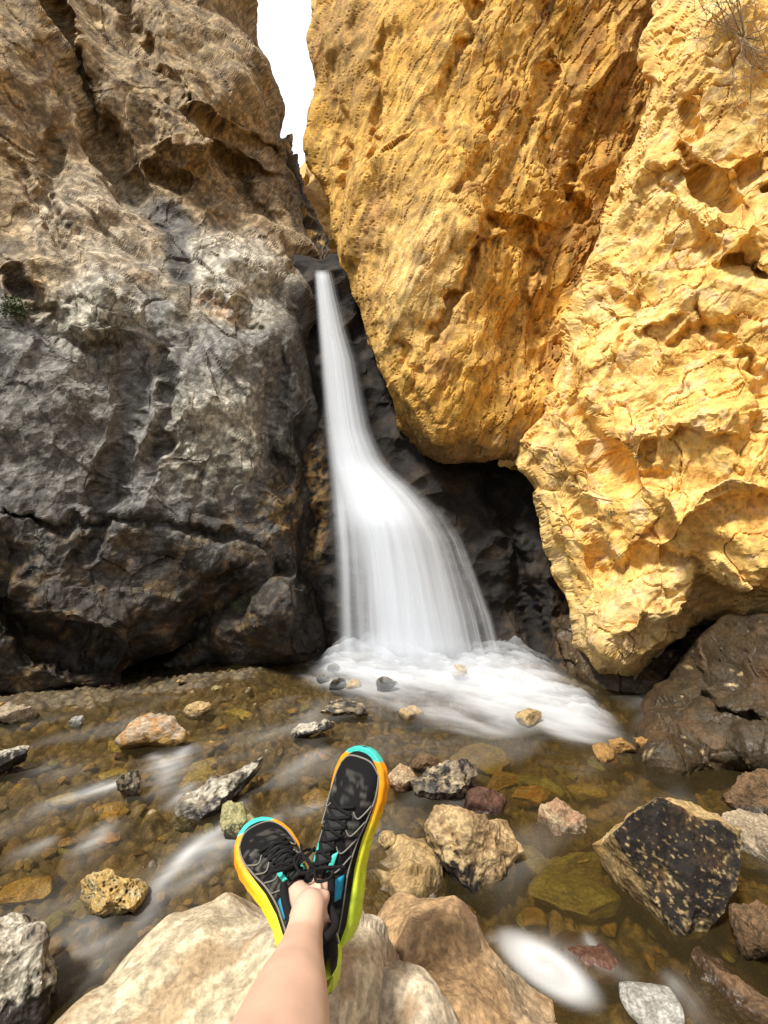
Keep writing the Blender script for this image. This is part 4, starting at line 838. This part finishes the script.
UH = np.array([.085, .098, .106, .104, .100, .098, .083, .070, .060, .053, .047, .043, .041, .040])
def stations(n=70):
    x = .15-.15*np.cos(np.linspace(0, math.pi, n)); g = lambda a: np.interp(x, SX, a)
    return x, g(SW), g(SY), g(SB), g(ST), g(UH)
def make_shoe(parent, frame, side, grad, label):
    x, w, yc, zb, zt, uh = stations(); n = len(x); m = 40
    # upper (the shoe's own mesh)
    V = []; Cc = []; black = np.array([.009, .009, .010]); grey = np.array([.13, .125, .115])
    for i in range(n):
        for k in range(m):
            a = math.pi*k/(m-1); cx = -math.cos(a); sz = math.sin(a); e = .72
            wi = w[i]*.93; y = np.sign(cx)*abs(cx)**e*wi*(1-.28*max(0, sz)**2*(x[i] < .17)); z = zt[i]-.006+(uh[i]-zt[i]+.006)*abs(sz)**.75
            V.append([x[i], side*yc[i]+y, z])
            t = x[i]/.3; c = black.copy(); hh = abs(sz)
            if hh < .36 and (t < .30 or t > .70): c = np.array([.022, .021, .020])
            if math.sin(x[i]*420+3*cx) > .72 and .22 < t < .8 and .35 < hh < .93: c = grey*.55
            Cc.append(c)
    nn = fbm(np.array(V)*70, 3, 77); Cc = [c_+(np.array([.045, .042, .038])*sstep(.15, .6, nn[j_]) if .33 < V[j_][0]/.3 < .9 and V[j_][2] > .05 else 0) for j_, c_ in enumerate(Cc)]
    Fc = [[i*m+k, (i+1)*m+k, (i+1)*m+k+1, i*m+k+1] for i in range(n-1) for k in range(m-1) if not (x[i] < .110 and x[i] > .012 and abs(math.cos(math.pi*(k+.5)/(m-1))) < .60)]
    sh = mesh_obj('shoe', V, Fc, M_MESHU, parent, {'Col': np.array(Cc)}); sh.matrix_world = frame; tag(sh, label)
    # midsole
    V = []; Cc = []; prof = [(.86, .0), (.97, .12), (1.05, .34), (1.07, .52), (1.02, .62), (1.05, .74), (1.04, .90), (.97, 1.0), (.80, 1.02)]
    mm = len(prof)*2
    c0, c1, c2 = [np.array(c) for c in grad]
    for i in range(n):
        ring = []
        for s_ in (-1, 1):
            for (a, b) in (prof if s_ < 0 else prof[::-1]):
                gr = .0004*math.sin(x[i]*260)*(b < .6); ring.append([x[i], side*yc[i]+s_*(w[i]*a+.003+gr), zb[i]+(zt[i]+.004-zb[i])*b])
        V += ring; t = x[i]/.3; c = mix(c0, c1, sstep(.25, .5, t)); c = mix(c, c2, sstep(.5, .78, t)); c = mix(c, np.array([.05, .55, .48]), float(x[i] > .284)); Cc += [c]*mm
    Fc = [[i*mm+k, i*mm+(k+1) % mm, (i+1)*mm+(k+1) % mm, (i+1)*mm+k] for i in range(n-1) for k in range(mm)]+[list(range(mm)), [(n-1)*mm+k for k in range(mm)][::-1]]
    mesh_obj('midsole', V, Fc, M_FOAMU, sh, {'Col': np.array(Cc)})
    # outsole lugs
    geos = []
    for xi in np.arange(.02, .272, .022):
        ww = np.interp(xi, SX, SW); b = np.interp(xi, SX, SB); yy = side*np.interp(xi, SX, SY)
        for s_ in (-.62, 0, .62):
            c = np.array([xi, yy+s_*ww, b]); h = np.array([.008, ww*.24, .0045]); vv = [c+h*np.array([i, j, k])*np.array([1, 1, 1 if k > 0 else 1]) for i in (-1, 1) for j in (-1, 1) for k in (-1, 1)]
            geos.append((vv, [[0, 1, 3, 2], [4, 6, 7, 5], [0, 4, 5, 1], [2, 3, 7, 6], [0, 2, 6, 4], [1, 5, 7, 3]]))
    V, Fc = merge(geos); mesh_obj('outsole', V, Fc, M_RUB, sh, smooth=False)
    def surf(xi, a, off=.0015):        # point on the upper: a in -1..1 across
        ww = np.interp(xi, SX, SW)*.93; h = np.interp(xi, SX, UH); z0 = np.interp(xi, SX, ST)-.006; yy = side*np.interp(xi, SX, SY)
        th = (a+1)/2*math.pi; cx = -math.cos(th); sz = math.sin(th)
        p = np.array([xi, yy+np.sign(cx)*abs(cx)**.72*ww*(1-.28*sz**2*(xi < .17)), z0+(h-z0)*abs(sz)**.75]); return p+unit(np.array([0, cx*.8, sz+.1]))*off
    # perimeter overlay line, toe overlay, collar, tongue, laces, heel tab
    g = [tube_geo(spline([surf(xi, s_*.80, .001) for xi in np.linspace(.02, .262, 14)], 50), .0016, 6) for s_ in (-1, 1)]
    g.append(tube_geo(spline([surf(.262, -.8, .001), surf(.279, -.45, .001), surf(.283, 0, .001), surf(.279, .45, .001), surf(.262, .8, .001)], 24), .0016, 6))
    for xo in (.13, .155, .18, .205):
        for s_ in (-1, 1): g.append(tube_geo(spline([surf(xo, s_*.28), surf(xo-.008, s_*.5), surf(xo+.012, s_*.76)], 12), .0013, 5))
    V, Fc = merge(g); mesh_obj('overlay', V, Fc, M_LINE, sh)
    cp = [(.120, .018, .090), (.100, .024, .092), (.078, .027, .092), (.05, .028, .093), (.022, .022, .102), (.010, 0, .110), (.022, -.022, .102), (.05, -.028, .093), (.078, -.027, .092), (.100, -.024, .092), (.120, -.018, .090)]
    V, Fc = tube_geo(spline(cp, 60), .0060, 10); mesh_obj('collar', V, Fc, M_LACE, sh)
    V = []; tw = 9
    for i, t in enumerate(np.linspace(0, 1, 18)):
        xi = .205-.090*t
        for k in range(tw):
            a = (k/(tw-1)-.5)*2; q = surf(max(xi, .125), a*.2, .003+.002*(1-a*a)); q[0] = xi; q[2] += max(0, .125-xi)*.5; V.append(q)
    Fc = [[i*tw+k, i*tw+k+1, (i+1)*tw+k+1, (i+1)*tw+k] for i in range(17) for k in range(tw-1)]
    o = mesh_obj('tongue', V, Fc, M_TONG, sh); md = o.modifiers.new('thick', 'SOLIDIFY'); md.thickness = .005
    g = []
    for i, xi in enumerate(np.linspace(.125, .20, 6)):
        s_ = 1 if i % 2 else -1
        g.append(tube_geo(spline([surf(xi, -.26*s_, .003), surf(xi+.006, 0, .0085), surf(xi+.013, .26*s_, .003)], 10), .0026, 6))
        g.append(tube_geo(spline([surf(xi, .26*s_, .003), surf(xi+.006, 0, .007), surf(xi+.013, -.26*s_, .003)], 10), .0026, 6))
    k0 = surf(.125, 0, .012)
    for s_ in (-1, 1):
        g.append(tube_geo(spline([k0, k0+np.array([-.006, s_*.016, .014]), k0+np.array([.004, s_*.036, .010]), k0+np.array([.010, s_*.030, -.002]), k0], 26), .0022, 6))
        g.append(tube_geo(spline([k0, k0+np.array([.012, s_*.022, .006]), k0+np.array([.016, s_*.046, -.014])], 14), .0022, 6))
    V, Fc = merge(g); mesh_obj('laces', V, Fc, M_LACE, sh)
    for (xa, xb, aa, ab, mt, nm) in ((.080, .118, -.42, -.72, M_BLUE, 'side_stripe'), (.122, .150, -.26, -.40, M_TEAL, 'eyelet_tab'), (.080, .118, .42, .72, M_BLUE, 'side_stripe'), (.122, .150, .26, .40, M_TEAL, 'eyelet_tab')):
        V = []; 
        for i in range(6):
            for k in range(6): V.append(surf(xa+(xb-xa)*(i/5)*.8+.2*(xb-xa)*k/5, aa+(ab-aa)*k/5, .0025))
        Fc = [[i*6+k, i*6+k+1, (i+1)*6+k+1, (i+1)*6+k] for i in range(5) for k in range(5)]
        o = mesh_obj(nm, V, Fc, mt, sh); md = o.modifiers.new('thick', 'SOLIDIFY'); md.thickness = .0015; md.offset = 0
    return sh
def frame_of(heel, toe, up):
    heel = Vector(heel); xa = (Vector(toe)-heel).normalized(); z = Vector(up); z = (z-xa*z.dot(xa)).normalized(); ya = z.cross(xa)
    M = Matrix((xa, ya, z)).transposed().to_4x4(); M.translation = heel; return M
FR1 = frame_of((-.080, .79, .735), (-.030, .878, 1.01), (-.50, -.82, .25)) @ Matrix.Scale(1.06, 4)
FR2 = frame_of((-.088, .675, .745), (-.222, .868, .795), (.35, -.62, .75)) @ Matrix.Scale(1.08, 4)
def limb(sections, nseg=22):
    """sections: centre, half width, half thickness front, half thickness back, side axis"""
    pts = spline([s[0] for s in sections], 60); rad = spline([[s[1], s[2], s[3]] for s in sections], 60)
    t = unit(np.gradient(pts, axis=0)); V = []
    for i in range(60):
        sx = unit(np.array([1., 0, 0])-t[i]*t[i][0]); fr = np.cross(sx, t[i]); fr = fr if fr[2] > 0 else -fr
        for k in range(nseg):
            a = 2*math.pi*k/nseg; c, s_ = math.cos(a), math.sin(a); V.append(pts[i]+sx*c*rad[i, 0]+fr*s_*(rad[i, 1] if s_ > 0 else rad[i, 2]))
    Fc = [[i*nseg+k, i*nseg+(k+1) % nseg, (i+1)*nseg+(k+1) % nseg, (i+1)*nseg+k] for i in range(59) for k in range(nseg)]+[list(range(nseg))[::-1], [59*nseg+k for k in range(nseg)]]
    return V, Fc
def L2W(fr, p): return np.array(fr @ Vector(p))
a1 = L2W(FR1, (.060, 0, .105)); f1 = L2W(FR1, (.055, 0, .055)); b1 = L2W(FR1, (.17, 0, .045))
a2 = L2W(FR2, (.060, 0, .105)); f2 = L2W(FR2, (.055, 0, .055)); b2 = L2W(FR2, (.17, 0, .045))
knee1 = np.array([-.104, .335, 1.00]); hip1 = np.array([-.10, -.08, .86]); knee2 = np.array([-.19, .335, .86]); hip2 = np.array([.10, -.08, .86]); knee2 = np.array([-.135, .30, .855])
def leg(f, a, k, h):
    L = lambda t: a+(k-a)*t
    return limb([(f, .026, .026, .03), (a, .026, .025, .031), (L(.10)+[0, 0, .002], .0275, .027, .032), (L(.28), .034, .032, .039), (L(.5), .047, .040, .054), (L(.72), .056, .045, .060), (L(.9), .056, .05, .05), (k, .058, .055, .05), (k+(h-k)*.15, .062, .06, .058), (k+(h-k)*.5, .075, .075, .072), (h, .088, .088, .085)])
geos = [leg(f1, a1, knee1, hip1), leg(f2, a2, knee2, hip2)]
for fr in (FR1, FR2): geos.append(tube_geo(spline([L2W(fr, (.035, 0, .085)), L2W(fr, (.07, 0, .086)), L2W(fr, (.10, 0, .078)), L2W(fr, (.135, 0, .064))], 16), np.linspace(.027, .019, 16), 16))
for fr, s_ in ((FR1, 1), (FR2, -1)):    # forefoot inside the shoe
    geos.append(tube_geo([L2W(fr, (.03, 0, .06)), L2W(fr, (.10, 0, .062)), L2W(fr, (.17, 0, .050)), L2W(fr, (.24, 0, .044))], [.02, .022, .020, .010], 12))
for s_ in (-1, 1):                       # malleoli
    for fr in (FR1, FR2): c = L2W(fr, (.060, s_*.023, .108)); geos.append(tube_geo([c-np.array([0, 0, .012]), c, c+np.array([0, 0, .012])], [.006, .012, .006], 10))
geos.append(tube_geo([(-.10, -.08, .86), (0, -.10, .87), (.10, -.08, .86)], [.09, .11, .09], 20))
V, Fc = merge(geos)
tmp = mesh_obj('person', V, Fc, M_SKIN); rm = tmp.modifiers.new('r', 'REMESH'); rm.mode = 'VOXEL'; rm.voxel_size = .0045; rm.use_smooth_shade = True
smo = tmp.modifiers.new('s', 'SMOOTH'); smo.factor = .5; smo.iterations = 6
bpy.context.view_layer.update(); dg = bpy.context.evaluated_depsgraph_get(); me = bpy.data.meshes.new_from_object(tmp.evaluated_get(dg)); old = tmp.data
tmp.modifiers.clear(); tmp.data = me; bpy.data.meshes.remove(old)
if not me.materials: me.materials.append(M_SKIN)
person = tag(tmp, 'bare crossed legs of a seated person wearing black, orange and lime running shoes', 'person')
ORG, YEL, LIM = [.90, .33, .005], [.92, .62, .01], [.62, .78, .05]
make_shoe(person, FR1, 1, (LIM, [.72, .72, .03], ORG), 'raised running shoe with lime heel, orange toe and teal tip, crossed over the other')
make_shoe(person, FR2, -1, (LIM, [.92, .70, .01], ORG), 'lower running shoe, toe pointing up and left, with a yellow and orange sole')
# shorts, bunched above the knees
def shorts():
    g = []
    for k, h in ((knee1, hip1), (knee2, hip2)):
        pts = [k+(h-k)*t for t in (.30, .5, .8, 1.05)]; g.append(tube_geo(spline(pts, 14), np.linspace(.092, .115, 14), 26, cap=False))
    g.append(tube_geo([(-.14, -.1, .87), (0, -.12, .88), (.14, -.1, .87)], [.10, .13, .10], 24)); V, Fc = merge(g); mesh_obj('shorts', V, Fc, M_SHORT, person)
shorts()
# ---------------------------------------------------------------- camera, light
cam = bpy.data.cameras.new('camera'); co = bpy.data.objects.new('camera', cam); COL.objects.link(co); SC.camera = co
co.location = (0, 0, CZ); co.rotation_euler = (R(90), 0, 0)
cam.sensor_fit = 'VERTICAL'; cam.sensor_height = 36; cam.lens = F/1024*36; cam.clip_start = .02; cam.clip_end = 400
SUN_EL, SUN_AZ = R(60), R(225)     # azimuth clockwise from +Y: behind the viewer, a little to the left
w = bpy.data.worlds.new('World'); SC.world = w; w.use_nodes = True
nt = w.node_tree; bg = nt.nodes['Background']
sky = nt.nodes.new('ShaderNodeTexSky'); sky.sky_type = 'NISHITA'; sky.sun_disc = False
sky.sun_elevation = SUN_EL; sky.sun_rotation = SUN_AZ; sky.dust_density = 5; sky.air_density = 1.0; sky.ozone_density = 1
hs = nt.nodes.new('ShaderNodeHueSaturation'); hs.inputs['Saturation'].default_value = .35; hs.inputs['Value'].default_value = 1.0
nt.links.new(sky.outputs[0], hs.inputs['Color']); 
tcw = nt.nodes.new('ShaderNodeTexCoord'); cn = nt.nodes.new('ShaderNodeTexNoise'); cn.inputs['Scale'].default_value = 2.2; cn.inputs['Detail'].default_value = 6
nt.links.new(tcw.outputs['Generated'], cn.inputs['Vector'])
cr = nt.nodes.new('ShaderNodeMapRange'); cr.inputs['From Min'].default_value = .35; cr.inputs['From Max'].default_value = .55; cr.inputs['To Min'].default_value = .55
nt.links.new(cn.outputs[0], cr.inputs[0])
mx = nt.nodes.new('ShaderNodeMix'); mx.data_type = 'RGBA'; nt.links.new(cr.outputs[0], mx.inputs[0]); nt.links.new(hs.outputs[0], mx.inputs[6]); mx.inputs[7].default_value = (4.0, 4.0, 4.1, 1)   # thin cloud
# the cloud bank opposite the sun, over the head of the gorge, is the brightest
dp = nt.nodes.new('ShaderNodeVectorMath'); dp.operation = 'DOT_PRODUCT'; nt.links.new(tcw.outputs['Generated'], dp.inputs[0]); dp.inputs[1].default_value = (-.11, .70, .70)
br = nt.nodes.new('ShaderNodeMapRange'); br.interpolation_type = 'SMOOTHSTEP'; br.inputs['From Min'].default_value = .70; br.inputs['From Max'].default_value = .92; br.inputs['To Min'].default_value = 1; br.inputs['To Max'].default_value = 2.3
nt.links.new(dp.outputs['Value'], br.inputs[0])
vs_ = nt.nodes.new('ShaderNodeVectorMath'); vs_.operation = 'SCALE'; nt.links.new(mx.outputs[2], vs_.inputs[0]); nt.links.new(br.outputs[0], vs_.inputs['Scale'])
nt.links.new(vs_.outputs[0], bg.inputs[0]); bg.inputs[1].default_value = .15
sl = bpy.data.lights.new('sun', 'SUN'); sl.energy = 5.0; sl.angle = R(8); sl.color = (1, .94, .84)
so = bpy.data.objects.new('sun', sl); COL.objects.link(so)
d = Vector((math.sin(SUN_AZ)*math.cos(SUN_EL), math.cos(SUN_AZ)*math.cos(SUN_EL), math.sin(SUN_EL)))
so.rotation_euler = d.to_track_quat('Z', 'Y').to_euler(); so.location = d*20
SC.view_settings.view_transform = 'Standard'; SC.view_settings.look = 'None'; SC.view_settings.gamma = 1; SC.view_settings.use_curve_mapping = False
SC.view_settings.exposure = .18
SC.cycles.max_bounces = 8; SC.cycles.transparent_max_bounces = 16; SC.cycles.caustics_reflective = False; SC.cycles.caustics_refractive = False
